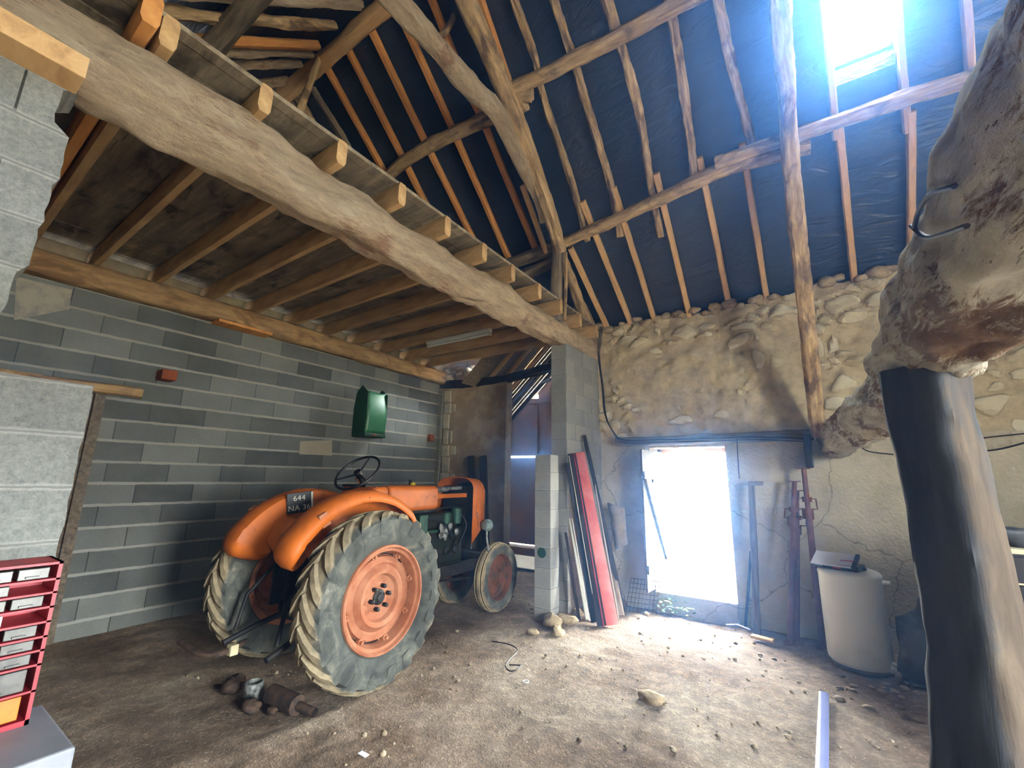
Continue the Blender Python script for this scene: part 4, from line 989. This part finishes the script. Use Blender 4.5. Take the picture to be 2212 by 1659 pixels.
# annex: cross beam, end beam, leaning boards, rafters, rear doors
timber('cross_beam', [(-5.85, 6.16, 1.735), (-5.0, 6.16, 1.68), (-4.2, 6.15, 1.70), (-3.4, 6.14, 1.78), (-2.6, 6.13, 1.84)], 0.14, [0.16, 0.15, 0.13, 0.13, 0.14], MW['dark'], 'dark sagging beam across the opening to the annex', 'beam', rough=0.014, nr=20)
g = G(); rnd = random.Random(4)
for k in range(14): g.rock((rnd.uniform(-5.8, -5.05), rnd.uniform(6.15, 6.3), 1.80 + rnd.uniform(0, 0.22)), rnd.uniform(0.06, 0.12), k + 200, n=5)
mk('rubble_fill', g, MT['whiteblock'], bpy.data.objects['wall_annex'], smooth=2)
for k, y in enumerate((6.25, 6.62, 7.02, 7.42, 7.8)):
    timber('annex_rafter', [(-5.9, y, 1.81 + 0.925 * (-5.9 + 4.67)), (-2.55, y, 1.81 + 0.925 * 2.12)], 0.06, 0.07, MW['newpale' if k < 3 else 'dark'], f'sawn rafter under the annex roof, {ordn[k]} behind the dark sagging beam', 'rafter', 'rafters of the annex roof', rough=0, sq=12, step=1)
timber('annex_tie', [(-4.4, 7.6, 1.9), (-3.9, 7.6, 2.0), (-3.5, 7.6, 1.72)], 0.05, 0.05, MW['dark'], 'thin curved dark timber against the daylight slots of the annex roof', 'brace', rough=0.004)
d2 = struct('door_2', G().box((-5.6, 7.95, 0.44), (-2.7, 7.98, 1.56)), MT['brown'])
g = G().box((-5.6, 7.95, -1.34), (-2.7, 7.98, 0.405)); g.box((-4.75, 7.93, -1.3), (-4.70, 7.96, 1.5)); struct('door_3', g, MT['brown'])
for k, (x, lab) in enumerate(((1023, 'dark plank leaning behind the tractor cowl, left of two'), (1049, 'dark plank leaning behind the tractor cowl, right of two'))):
    t = onY(x - 4, 985, 6.06); b = onY(x + 8, 1120, 6.0)
    timber('leaning_plank', [(t.x, 6.04, t.z), (b.x + 0.02, 5.95, FL)], 0.13, 0.06, MW['dark'], lab, 'plank', rough=0.001, sq=14, side=(0, 1, 0))
timber('leaning_plank', [(onY(1036, 990, 6.08).x, 6.07, onY(1036, 990, 6.08).z), (onY(1044, 1100, 6.08).x, 6.05, FL)], 0.09, 0.04, MW['grey'], 'grey plank standing between two dark planks behind the tractor', 'plank', rough=0.001, sq=14, side=(0, 1, 0))
# low block pillar before the pier and rocks at its foot
g = G(); g.box((-2.70, 4.50, -1.62), (-2.49, 4.70, 0.26)); mk('block_pillar', g, MT['pier'], bev=0.006, tagd=('low free-standing pillar of stacked grey blocks in front of the taller pier', 'pillar'), origin=(0, 0, 0))
g = G(); c = onX(1183, 1208, -2.6); g.lathe([(4.494, 0.0), (4.4935, 0.055)], 1, 24, c=(-2.60, 0, -0.83)); M_ = mk('paint_mark', g, MT['greendk'], bpy.data.objects['block_pillar'])
for i, (px, py, r, sh, lab) in enumerate(((1192, 1352, 0.10, (1.2, 1, 0.9), 'pale rock wedged under the low block pillar'), (1222, 1345, 0.10, (1.3, 1, 0.6), 'flat pale rock at the right foot of the low block pillar'),
        (1205, 1372, 0.07, (1, 1, 0.9), 'small pale rock in front of the low block pillar'), (1150, 1368, 0.05, (1.2, 1, 0.7), 'small rock left of the low block pillar'), (1245, 1330, 0.07, (1.2, 1, 0.8), 'brown rock between the block pillar and the leaning boards'),
        (1409, 1517, 0.075, (1.3, 1, 0.45), 'lone reddish stone lying in the middle of the earth floor'), (1395, 1310, 0.04, (1, 1, 0.7), 'small stone at the foot of the open plank door'))):
    p = onZ(px, py, FL); p.z = floor_z(p.x, p.y); g = G(); g.rock((p.x, p.y, p.z + r * 0.3), r, i + 30, sh, 8); mk('rock', g, MT['rocks'], smooth=2, tagd=(lab, 'rock', None))
# boards leaning on the pier
def lean(name, bt, tp, wd, th, mat, lab, cat='board', X=-2.46, ang=0.5, grp='boards leaning on the block pier', zb=None):
    b = onZ(bt[0], bt[1], zb if zb is not None else FL - 0.02); t = onX(tp[0], tp[1], X)
    timber(name, [b, t], wd, th, mat, lab, cat, grp, side=(math.sin(ang), -math.cos(ang), 0.0), rough=0, sq=16, step=9, nr=16)
lean('leaning_board', (1322, 1350), (1250, 978), 0.15, 0.022, MT['red'], 'broad glossy faded red board leaning on the block pier', X=-2.42, ang=0.6)
lean('leaning_board', (1300, 1352), (1235, 980), 0.10, 0.02, MW['dark'], 'dark board with pale edge just left of the red board', X=-2.46)
lean('leaning_board', (1304, 1353), (1239, 979), 0.012, 0.03, MT['redmetal'], 'thin brown-red strip along the left edge of the red board', X=-2.44)
lean('leaning_board', (1291, 1350), (1229, 985), 0.008, 0.03, MT['cream'], 'narrow cream strip left of the dark board', X=-2.455)
lean('leaning_board', (1283, 1344), (1226, 1000), 0.06, 0.02, MT['steeldark'], 'black board second from the left of the leaning stack', X=-2.47)
lean('leaning_board', (1296, 1351), (1262, 1180), 0.008, 0.03, MT['engreen'], 'thin green strip low down in the leaning stack', X=-2.42)
lean('leaning_tube', (1270, 1342), (1232, 1120), 0.05, 0.05, MT['tube'], 'short pale beige tube leaning left of the stacked boards', 'tube', X=-2.47)
lean('leaning_board', (1252, 1342), (1222, 1150), 0.035, 0.03, MW['dark'], 'short black batten leftmost of the leaning stack', X=-2.48)
lean('leaning_rod', (1250, 1346), (1221, 1182), 0.008, 0.008, MT['seal'], 'thin iron rod leaning at the left end of the stack', 'rod', X=-2.47)
lean('leaning_board', (1348, 1322), (1262, 940), 0.05, 0.022, MW['dark'], 'tall dark board leaning right behind the red board', X=-2.44, ang=0.8)
lean('leaning_board', (1335, 1335), (1272, 975), 0.012, 0.04, MT['tube'], 'thin pale edged board between the red board and the tall dark one', X=-2.42, ang=0.8)
lean('leaning_board', (1342, 1330), (1300, 1110), 0.08, 0.02, MW['grey'], 'grey board low down right of the red board', X=-2.36, ang=0.8)
# sack and mesh beside them
g = G(); a = onY(1312, 1085, 5.85); v = []; f = []
for j in range(10):
    for i in range(7):
        u = i / 6; w_ = j / 9; x = a.x + (0.0 + 0.24 * u) * (1 - 0.35 * w_) + 0.10 * w_; z = a.z - w_ * (0.62 - 0.15 * u) - 0.05 * u
        v.append((x, 5.86 - 0.05 * math.sin(u * 3.1) + 0.03 * noise.noise(Vector((u * 4, w_ * 5, 0))), z))
for j in range(9):
    for i in range(6): f.append((j * 7 + i, j * 7 + i + 1, (j + 1) * 7 + i + 1, (j + 1) * 7 + i))
g.add(v, f); o = mk('sack', g, MT['sack'], smooth=2, tagd=('dusty beige sacking hanging on the render right of the leaning boards', 'sack')); md = o.modifiers.new('t', 'SOLIDIFY'); md.thickness = 0.01
g = G(); a = onZ(1335, 1325, FL - 0.07); 
for i in range(9): g.tube([(-2.10 + i * 0.045, 5.72 + i * 0.01, -1.62), (-2.06 + i * 0.045, 5.86, -1.25)], 0.003, 4)
for j in range(8): t = j / 7; g.tube([(-2.10 + 0.04 * t, 5.72 + 0.14 * t, -1.62 + 0.37 * t), (-1.74 + 0.04 * t, 5.80 + 0.06 * t, -1.62 + 0.37 * t)], 0.003, 4)
mk('wire_mesh', g, MT['seal'], tagd=('small sheet of wire mesh leaning on the wall beside the open door', 'wire mesh'))
# back door: frame, leaf
g = G(); g.box((DW0, 6.42, DS), (DW0 + 0.05, 6.5, DH)); g.box((DW1 - 0.05, 6.42, DS), (DW1, 6.5, DH)); g.box((DW0, 6.42, DH - 0.05), (DW1, 6.5, DH))
d4 = struct('door_4', g, MW['newpale'])
M = Matrix.Translation((-1.745, 6.40, 0)) @ Matrix.Rotation(math.radians(-95.5), 4, 'Z')
g = G()
for k in range(6): g.box((0.01 + k * 0.115, -0.012, -1.36), (0.01 + k * 0.115 + 0.111, 0.012, 0.38))
g.xf(M); leaf = mk('door_leaf', g, MT['browndoor'], d4)
g = G()
for z in (-1.15, 0.0): g.box((0.0, 0.012, z), (0.69, 0.035, z + 0.10))
g.tube([(0.05, 0.024, -1.05), (0.66, 0.024, 0.0)], 0.02, 6); g.xf(M); mk('door_brace', g, MT['browndoor'], leaf)
g = G(); g.box((0.3, 0.013, -0.35), (0.42, 0.018, -0.05)); g.xf(M); mk('note', g, MT['paper'], leaf)
g = G(); g.box((0.31, 0.013, -0.04), (0.40, 0.03, 0.06)); g.xf(M); mk('latch', g, MT['seal'], leaf)
timber('lintel', [(onY(1330, 950, 6.0).x, 6.02, 0.51), (-1.3, 6.0, 0.51), (onY(1745, 938, 6.0).x + 0.05, 6.02, 0.53)], 0.10, 0.12, MW['grey'], 'long grey timber lintel let into the stone wall over the small door', 'lintel', rough=0.006)
# cables, switch, fuse box
c = [(1298, 705), (1292, 760), (1300, 830), (1306, 890), (1320, 925), (1345, 950), (1420, 950), (1520, 948), (1620, 944), (1690, 946), (1738, 948)]
g = G(); g.tube(catmull([onY(x, y, 5.88) for x, y in c], 60), 0.010, 6); g.tube(catmull([onY(x + 3, y + 6, 5.87) for x, y in c], 60), 0.007, 6)
mk('cable', g, MT['black'], smooth=True, tagd=('black cables running down beside the pier and along the lintel to the fuse box', 'cable'))
g = G(); g.tube(catmull([onY(x, y, 5.95) for x, y in ((1592, 948), (1594, 990), (1597, 1035))], 8), 0.006, 6); cb = mk('switch_cable', g, MT['seal'], smooth=True, tagd=('thin cable dropping to a dark switch right of the small door', 'cable'))
p = onY(1599, 1045, 5.95); g = G().box((p.x - 0.03, 5.9, p.z - 0.04), (p.x + 0.03, 5.98, p.z + 0.03)); mk('switch', g, MT['black'], cb, bev=0.01, origin=None)
a = onY(1733, 940, 5.8); b = onY(1759, 1010, 5.8); g = G().box((a.x, 5.72, b.z), (b.x, 5.98, a.z)); fb = mk('fuse_box', g, MT['black'], bev=0.01, tagd=('black fuse box under the end of the worn beam', 'fuse box'))
g = G(); g.tube(catmull([onY(x, y, 5.92) for x, y in ((1862, 968), (1880, 976), (1930, 982))], 8), 0.007, 6); g.tube(catmull([onY(x, y, 5.92) for x, y in ((2110, 948), (2160, 942), (2230, 935))], 8), 0.007, 6); g.tube(catmull([onY(x, y, 5.90) for x, y in ((2105, 976), (2160, 970), (2230, 952))], 8), 0.009, 6)
mk('cable', g, MT['seal'], smooth=True, tagd=('dark cables pinned on the stone wall behind the worn post', 'cable'))
# propped poles right of the door
def fz(p): p = Vector(p); p.z = floor_z(p.x, p.y); return p
f0 = fz(onZ(1636, 1374, FL - 0.09)); t0 = onY(1623, 1045, 5.9)
o = timber('wooden_prop', [f0, t0], 0.07, 0.07, MW['grey'], 'grey wooden pole with a cross head leaning right of the small door', 'pole', rough=0.003, sq=4)
g = G(); g.box((t0.x - 0.03, 5.86, t0.z - 0.02), (t0.x + 0.12, 5.95, t0.z + 0.03)); q = mk('prop_head', g, MW['grey'], origin=(0, 0, 0)); q.parent = o; q.matrix_parent_inverse = o.matrix_basis.inverted()
timber('leaning_bar', [fz(onZ(1610, 1352, FL - 0.09)), onY(1622, 1192, 5.9)], 0.03, 0.03, MT['steeldark'], 'short dark bar leaning left of the grey wooden pole', 'bar', rough=0)
def prop(bx, by, tx_, ty, Y, lab, r=0.032):
    a = fz(onZ(bx, by, FL - 0.09)); b = onY(tx_, ty, Y); d = (b - a)
    o = empty('steel_prop', a, lab, 'prop', 'red oxide steel props by the door'); L_ = d.length; dn = d.normalized()
    g = G(); g.tube([(0, 0, 0.01), d * 0.72], r, 14); mk('outer_tube', g, MT['redprop'], o, True)
    g = G(); g.tube([d * 0.7, d], r * 0.78, 14); mk('inner_tube', g, MT['redprop'], o, True)
    g = G(); g.tube([d * 0.70, d * 0.76], r * 1.5, 12); g.tube([d * 0.8, d * 0.83], r * 1.4, 12)
    for s in (-1, 1): g.tube([d * 0.82 + Vector((s * r, 0, 0)), d * 0.82 + Vector((s * 0.08, 0, 0)), d * 0.76 + Vector((s * 0.085, 0, 0)), d * 0.76 + Vector((s * r, 0, 0))], 0.008, 6)
    mk('collar', g, MT['redprop'], o, True)
    g = G(); p = d; g.box((p.x - 0.06, p.y - 0.06, p.z - 0.004), (p.x + 0.06, p.y + 0.06, p.z + 0.006)); mk('top_plate', g, MT['redprop'], o)
    g = G(); g.box((-0.06, -0.06, 0), (0.06, 0.06, 0.008)); mk('base_plate', g, MT['redprop'], o)
prop(1708, 1392, 1716, 1040, 5.85, 'red-brown steel prop leaning left of the pair by the wall')
prop(1778, 1402, 1736, 1012, 5.85, 'taller red-brown steel prop leaning just left of the white tank')
prop(1722, 1385, 1722, 1060, 5.92, 'third red-brown steel prop half hidden behind the first one', 0.026)
g = G(); a = onZ(1625, 1380, FL - 0.06); b = onZ(1672, 1392, FL - 0.06); timber('floor_slat', [a + Vector((0, 0, 0.03)), b + Vector((0, 0, 0.03))], 0.08, 0.03, MW['newpale'], 'short pale slat lying on the floor before the props', 'slat', rough=0, sq=12)
g = G(); a = onZ(1570, 1355, FL - 0.07); b = onZ(1622, 1366, FL - 0.07); g.tube([a + Vector((0, 0, 0.02)), onZ(1592, 1350, FL - 0.03), b + Vector((0, 0, 0.02))], 0.012, 8); mk('iron_bar', g, MT['bluesteel'], smooth=True, tagd=('thin blue-grey iron bar on the floor at the foot of the wooden pole', 'bar'))
# white water tank with papers on top
TK = Vector((0.195, 5.27, floor_z(0.2, 5.2) + 0.0)); R = 0.235; H = 0.83
o = empty('water_heater', TK, 'white enamelled cylindrical water heater standing by the stone wall', 'water heater')
g = G(); g.lathe([(0.05, 0.0), (0.05, R * 0.9), (0.07, R * 0.97), (0.10, R), (H - 0.06, R), (H - 0.05, R * 1.015), (H - 0.03, R * 1.015), (H - 0.02, R * 0.985), (H - 0.005, R * 0.9), (H, R * 0.75), (H, 0.0)], 2, 64); mk('tank_body', g, MT['white'], o, True)
g = G(); g.lathe([(0.0, R * 0.7), (0.03, R * 0.9), (0.055, R * 0.93)], 2, 48); mk('tank_base', g, MT['greymetal'], o, True)
g = G(); g.tube([(R * 0.96, -0.05, H - 0.08), (R * 1.2, -0.06, H - 0.08)], 0.018, 12); mk('pipe_stub', g, MT['tube'], o, True)
g = G(); g.tube(catmull([(R * 0.9, -0.1, 0.12), (R * 1.15, -0.12, 0.10), (R * 1.2, -0.14, 0.0)], 8), 0.014, 8); g.rock((R * 0.85, -0.11, 0.08), 0.04, 3, (1, 0.6, 0.9), 5); mk('torn_fitting', g, MT['tube'], o, True)
zt = TK.z + H
def onbox(px, py, zz): return onZ(px, py, zz)
g = G(); M = Matrix.Translation((0.13, 5.24, zt)) @ Matrix.Rotation(-0.30, 4, 'Z'); g.box((-0.17, -0.11, 0.0), (0.17, 0.11, 0.045)); g.xf(M); bk = mk('binder', g, MT['black'], bev=0.006, tagd=('black box file lying on top of the white water heater', 'binder'))
g = G().box((-0.02, -0.113, 0.008), (0.045, -0.1105, 0.04)).xf(M); mk('red_label', g, MT['redmetal'], bk, origin=None)
bk2 = bpy.data.objects['binder']
for nm in ('red_label',):
    q = bpy.data.objects[nm]; q.location = -bk.location
g = G().box((-0.16, -0.113, 0.012), (-0.10, -0.1105, 0.036)).xf(M); q = mk('pale_label', g, MT['greymetal'], bk); q.location = -bk.location
M2 = Matrix.Translation((0.10, 5.22, zt + 0.075)) @ Matrix.Rotation(-0.28, 4, 'Z') @ Matrix.Rotation(math.radians(24), 4, 'X')
g = G().box((-0.165, -0.11, -0.004), (0.165, 0.11, 0.004)).xf(M2); sh = mk('papers', g, MT['paper'], tagd=('tilted pad of white sheets on the black box file', 'paper pad'))
g = G().box((0.145, -0.112, -0.012), (0.175, 0.112, 0.012)).xf(M2); q = mk('clip_edge', g, MT['black'], sh); q.location = -sh.location
g = G(); g.tube([M2 @ Vector((0.05, -0.02, 0.01)), M2 @ Vector((0.17, -0.012, 0.012))], 0.005, 8); mk('pen', g, MT['redmetal'], smooth=True, tagd=('dark red pen lying on the white paper pad', 'pen'))
for i, (dx, dy, r) in enumerate(((0.27, 0.06, 0.03), (0.30, 0.0, 0.022))): g = G(); g.rock((0.0 + dx, 5.24 + dy, zt + 0.012), r, i + 90, (1.6, 1, 0.5), 5); mk('rag', g, MT['black'], smooth=2, tagd=(('crumpled black rag' if i else 'small black pouch') + ' beside the box file on the water heater', 'rag'))
# grey bin behind the post
g = G(); p = fz(onZ(1975, 1478, FL - 0.1)); g.rock((0.70, 5.15, FL + 0.22), 0.30, 77, (0.9, 0.8, 1.15), 10); mk('grey_bundle', g, MT['greyplastic'], smooth=2, tagd=('dark grey wrapped bundle on the floor between the water heater and the bent post', 'bundle'))
# cabinet with drawers behind the post
o = empty('drawer_cabinet', (1.45, 4.1, FL), 'black drawer cabinet with pale edges behind the bent post', 'cabinet')
zc = 1.16
g = G(); g.box((-0.55, 0.0, 0.0), (0.75, 0.55, zc - 0.03)); mk('cabinet_body', g, MT['blackwood'], o)
g = G(); g.box((-0.57, -0.03, zc - 0.03), (0.77, 0.57, zc)); mk('cabinet_top', g, MT['cream'], o, bev=0.004)
for k in range(4):
    g = G(); z1 = zc - 0.05 - k * 0.17; g.box((-0.53, -0.02, z1 - 0.155), (0.73, 0.0, z1)); dr = mk('drawer', g, MT['blackwood'], o)
    g = G(); g.box((-0.53, -0.026, z1 - 0.158), (0.73, -0.018, z1 - 0.148)); mk('drawer_edge', g, MT['cream'], dr)
for i, (x, r, lab) in enumerate(((1.08, 0.10, 'grey plastic-wrapped lump on the left end of the black cabinet'), (1.28, 0.11, 'dark plastic-wrapped lump on the black cabinet'))):
    g = G(); g.rock((x, 4.25, FL + zc + 0.05), r, 50 + i, (1.3, 1, 0.75), 8); mk('wrapped_parcel', g, MT['greyplastic'], smooth=2, tagd=(lab, 'parcel'))
p = onY(2206, 1355, 3.6); g = G(); g.box((p.x - 0.0, 3.5, FL), (p.x + 0.5, 3.9, p.z)); mk('red_crate', g, MT['redmetal'], bev=0.01, tagd=('red crate at the right picture edge below the black cabinet', 'crate'))
# blue profile on the floor
a = onZ(1780, 1499, FL + 0.03); b = onZ(1776, 1659, FL + 0.03); d = (b - a).normalized()
timber('steel_profile', [a, a + d * 2.2], 0.058, 0.03, MT['bluesteel'], 'long blue steel profile lying on the floor and running out of the picture', 'profile', rough=0, sq=16, step=9)
# red small-parts cabinet on grey steel cabinet
XF = -1.70; a = onX(130, 1213, XF); b = onX(70, 1562, XF)
zt_, zb_ = a.z, b.z; y1 = (a.y + b.y) / 2; y0 = y1 - 0.52; dp = 0.13
o = empty('parts_organizer', (XF - dp / 2, (y0 + y1) / 2, zb_), 'red steel organizer full of small clear drawers standing on the grey cabinet', 'organizer')
cx_, cy_ = XF - dp / 2, (y0 + y1) / 2; hh = zt_ - zb_; hy = (y1 - y0) / 2
g = G(); t = 0.012
g.box((-dp / 2, -hy, 0), (-dp / 2 + 0.004, hy, hh)); g.box((-dp / 2, -hy, 0), (dp / 2, hy, t)); g.box((-dp / 2, -hy, hh - 0.006), (dp / 2, hy, hh)); g.box((-dp / 2, -hy, 0), (dp / 2, -hy + 0.006, hh)); g.box((-dp / 2, hy - 0.008, 0), (dp / 2, hy, hh))
rows = [0.012, 0.075, 0.135, 0.168, 0.2, 0.235, 0.27, 0.305, 0.338]
rows = [r * hh / 0.38 for r in rows] + [hh - 0.006]
for r in rows[1:-1]: g.box((-dp / 2, -hy, r - 0.003), (dp / 2, hy, r + 0.002))
mk('shell', g, MT['redmetal'], o)
for j in range(len(rows) - 1):
    z0_, z1_ = rows[j] + 0.004, rows[j + 1] - 0.005; w_ = 0.062 if j > 1 else (0.13 if j == 1 else 0.25); y = hy - 0.022; k = 0
    while y - w_ > -hy + 0.01:
        if not (j in (5, 7) and k == 0):
            g = G(); g.box((-dp / 2 + 0.01, y - w_ + 0.005, z0_), (dp / 2 - 0.006, y, z0_ + (z1_ - z0_) * 0.95)); dr = mk('small_drawer', g, MT['amber' if j == 0 else ('white' if (j == 5 and k == 1) else 'clear')], o, bev=0.0015)
            if j: g = G(); g.box((dp / 2 - 0.006, y - w_ * 0.7, z0_ + 0.004), (dp / 2 + 0.003, y - w_ * 0.3, z0_ + 0.008)); mk('drawer_pull', g, MT['clear'], dr)
        y -= w_ + 0.004; k += 1
p = onZ(165, 1612, zb_); q = onZ(92, 1526, zb_)
o = empty('steel_cabinet', (-1.8, -0.1, FL), 'grey painted steel cabinet in the lower left corner carrying the red organizer', 'cabinet')
hx = 0.0
g = G(); g.box((q.x + 1.8 - 0.02, -0.7, 0.0), (p.x + 1.8, p.y + 0.1, zb_ - FL - 0.0)); mk('cabinet_body', g, MT['greymetal'], o, bev=0.006)
g = G(); X1 = p.x + 1.8; zt2 = zb_ - FL
g.box((X1, 0.05, zt2 - 0.35), (X1 + 0.004, p.y + 0.1 - 0.035, zt2 - 0.345)); g.box((X1, 0.05, zt2 - 0.045), (X1 + 0.004, p.y + 0.1 - 0.035, zt2 - 0.04)); g.box((X1, p.y + 0.1 - 0.04, zt2 - 0.35), (X1 + 0.004, p.y + 0.1 - 0.035, zt2 - 0.04))
mk('door_outline', g, MT['blackwood'], o)
# car parts on the floor
def fl(px, py, h=0.0): p = onZ(px, py, FL + h); return p
o = empty('silencer', fl(630, 1525), 'rusty brown exhaust silencer lying on the floor behind the tractor', 'silencer')
a = fl(560 + 25, 1498, 0.06) - o.location; b = fl(645, 1525, 0.06) - o.location; d = (b - a).normalized()
g = G(); g.tube([a, a + d * 0.01, b - d * 0.01, b], [0.045, 0.06, 0.06, 0.045], 20); mk('silencer_body', g, MT['rustdark'], o, True)
g = G(); c1 = fl(680, 1540, 0.05) - o.location; g.tube([b, c1], 0.028, 14, False); mk('silencer_pipe', g, MT['rustdark'], o, True)
g = G(); c = fl(545, 1512); g.lathe([(0.0, 0.0), (0.0, 0.05), (0.02, 0.062), (0.10, 0.06), (0.105, 0.05), (0.02, 0.045), (0.02, 0)], 2, 24, c=(c.x, c.y, FL + 0.01)); mk('metal_pot', g, MT['silver'], smooth=True, tagd=('dented grey metal pot among the loose machine parts', 'pot'))
for i, (px, py, r, lab) in enumerate(((500, 1495, 0.075, 'dark greasy casting left of the metal pot'), (540, 1535, 0.055, 'greasy casting in front of the metal pot'), (585, 1540, 0.03, 'small dark nut by the silencer'), (515, 1475, 0.05, 'dark casting behind the metal pot'))):
    c = fl(px, py); g = G(); g.rock((c.x, c.y, FL + r * 0.5), r, i + 120, (1.3, 1, 0.7), 7); g.tube([(c.x - r, c.y, FL + r * 0.6), (c.x + r * 1.3, c.y + 0.02, FL + r * 0.8)], r * 0.35, 8); mk('machine_part', g, MT['rustdark'], smooth=2, tagd=(lab, 'machine part'))
# box of things under the tractor, wire, scraps
p = fl(1000, 1250); g = G(); g.box((p.x - 0.13, p.y - 0.1, FL), (p.x + 0.13, p.y + 0.1, FL + 0.10)); mk('blue_box', g, MT['blue'], bev=0.01, tagd=('blue plastic box on the floor under the tractor engine', 'box'))
p = fl(975, 1252, 0.10); g = G(); g.box((p.x - 0.10, p.y - 0.06, FL + 0.102), (p.x + 0.1, p.y + 0.06, FL + 0.13)); g.rock((p.x + 0.12, p.y + 0.02, FL + 0.13), 0.03, 9, n=5); mk('oily_tray', g, MT['silver'], bev=0.003, tagd=('grey tray lying on the blue box under the tractor', 'tray'))
g = G(); w = [(1062, 1385), (1100, 1392), (1118, 1405), (1100, 1425), (1092, 1440), (1105, 1450), (1125, 1438), (1100, 1436)]
g.tube(catmull([fl(x, y, 0.02) for x, y in w], 40), 0.005, 6); mk('loose_wire', g, MT['black'], smooth=True, tagd=('thin black wire curled on the floor right of the rear wheel', 'wire'))
g = G(); c = fl(1136, 1472, 0.02); g.tube([c + Vector((0.022 * math.cos(t), 0.022 * math.sin(t), 0)) for t in [PI * i / 8 for i in range(17)]], 0.004, 6, False); mk('white_ring', g, MT['white'], smooth=True, tagd=('tiny white ring on the floor near the black wire', 'ring'))
g = G(); c = fl(785, 1630, 0.02); g.box((c.x - 0.03, c.y - 0.015, c.z), (c.x + 0.03, c.y + 0.015, c.z + 0.004)); mk('plastic_scrap', g, MT['paper'], tagd=('white plastic scrap on the floor at the bottom edge', 'scrap'))
# pebbles (nobody could count them)
g = G(); rnd = random.Random(21)
for k in range(700):
    x = rnd.uniform(-4.2, 1.2); y = rnd.uniform(1.4, 5.9)
    if noise.noise(Vector((x * 1.1, y * 1.1, 5))) + rnd.uniform(-0.4, 0.4) < 0: continue
    r = rnd.choice([0.006, 0.008, 0.008, 0.011, 0.016]) * rnd.uniform(0.8, 1.3)
    g.rock((x, y, floor_z(x, y) + r * 0.5 + 0.004), r, k, (1.2, 1, 0.7), 3)
for k in range(40):
    x = rnd.uniform(0.0, 0.9); y = rnd.uniform(4.2, 5.0); r = rnd.uniform(0.01, 0.03); g.rock((x, y, floor_z(x, y) + r * 0.3), r, k, (1.3, 1, 0.6), 4)
o = mk('floor_pebbles', g, MT['pebble'], smooth=2); o['kind'] = 'stuff'; o['label'] = 'loose pebbles and chips scattered over the earth floor'; o['category'] = 'pebbles'
# weeds at the threshold
g = G(); rnd = random.Random(2); c = Vector((-1.62, 5.9, -1.5))
for k in range(60):
    p = c + Vector((rnd.uniform(-0.12, 0.30), rnd.uniform(-0.15, 0.1), rnd.uniform(-0.08, 0.06))); a = rnd.uniform(0, 6.28); s = rnd.uniform(0.015, 0.035)
    d1 = Vector((math.cos(a), math.sin(a), rnd.uniform(-0.3, 0.6))) * s; d2 = Vector((-math.sin(a), math.cos(a), rnd.uniform(-0.3, 0.5))) * s * 0.6
    g.add([p - d1, p + d2, p + d1, p - d2], [(0, 1, 2, 3)])
mk('weed', g, MT['leaf'], tagd=('small green weed growing on the threshold of the small door', 'weed'))
# outside: yard ground and bush
g = G(); g.add([(-30, 6.6, -1.5), (30, 6.6, -1.5), (30, 60, -1.2), (-30, 60, -1.2)], [(0, 1, 2, 3)]); g.add([(4.55, -20, -1.5), (40, -20, -1.5), (40, 6.5, -1.5), (4.55, 6.5, -1.5)], [(0, 1, 2, 3)])
struct('ground', g, MT['gravel'])
g = G(); rnd = random.Random(6)
for k in range(900):
    th = rnd.uniform(0, 6.28); ph = rnd.uniform(-0.6, 1.5); r = rnd.uniform(0.7, 1.1)
    p = Vector((-2.2 + 1.5 * r * math.cos(th) * math.cos(ph), 12 + 0.8 * r * math.sin(th) * math.cos(ph), 0.15 + 0.75 * r * math.sin(ph))); a = rnd.uniform(0, 6.28); s = rnd.uniform(0.05, 0.11)
    d1 = Vector((math.cos(a), math.sin(a), rnd.uniform(-0.6, 0.6))) * s; d2 = Vector((-math.sin(a), math.cos(a), rnd.uniform(-0.6, 0.6))) * s * 0.6
    g.add([p - d1, p + d2, p + d1, p - d2], [(0, 1, 2, 3)])
bu = mk('bush', g, MT['leaf'], tagd=('green bush outside, seen through the small open door', 'bush'))
g = G(); g.tube([(-2.2, 12, -1.5), (-2.2, 12, 0.3)], 0.08, 8); q = mk('trunk', g, MW['grey'], bu); q.location = -bu.location

# added haze volume imitating lens glare round the door and roof window
HZ = bpy.data.materials.new('glare_haze_volume'); HZ.use_nodes = True; nt = HZ.node_tree; nt.nodes.clear()
vs = nt.nodes.new('ShaderNodeVolumeScatter'); vs.inputs['Color'].default_value = (0.17, 0.44, 1.0, 1); vs.inputs['Density'].default_value = 0.03; vs.inputs['Anisotropy'].default_value = 0.86
ou = nt.nodes.new('ShaderNodeOutputMaterial'); nt.links.new(vs.outputs[0], ou.inputs['Volume'])
g = G(); g.prism([(-1.7, -1.9), (13.5, -1.9), (13.5, 1.6), (6.9, 1.65), (2.35, 5.12), (-1.7, 1.35)], 0, -6.05, 4.2)
hz = mk('glare_haze', g, HZ, origin=(0, 0, 0)); hz['kind'] = 'stuff'; hz['label'] = 'added bluish haze volume imitating lens glare in the barn'; hz['category'] = 'haze'

# ---------------------------------------------------------------- lift everything so that the floor lies near z = 0
for o in list(COL.objects):
    if o.parent is None and o is not cam: o.location.z += EYE
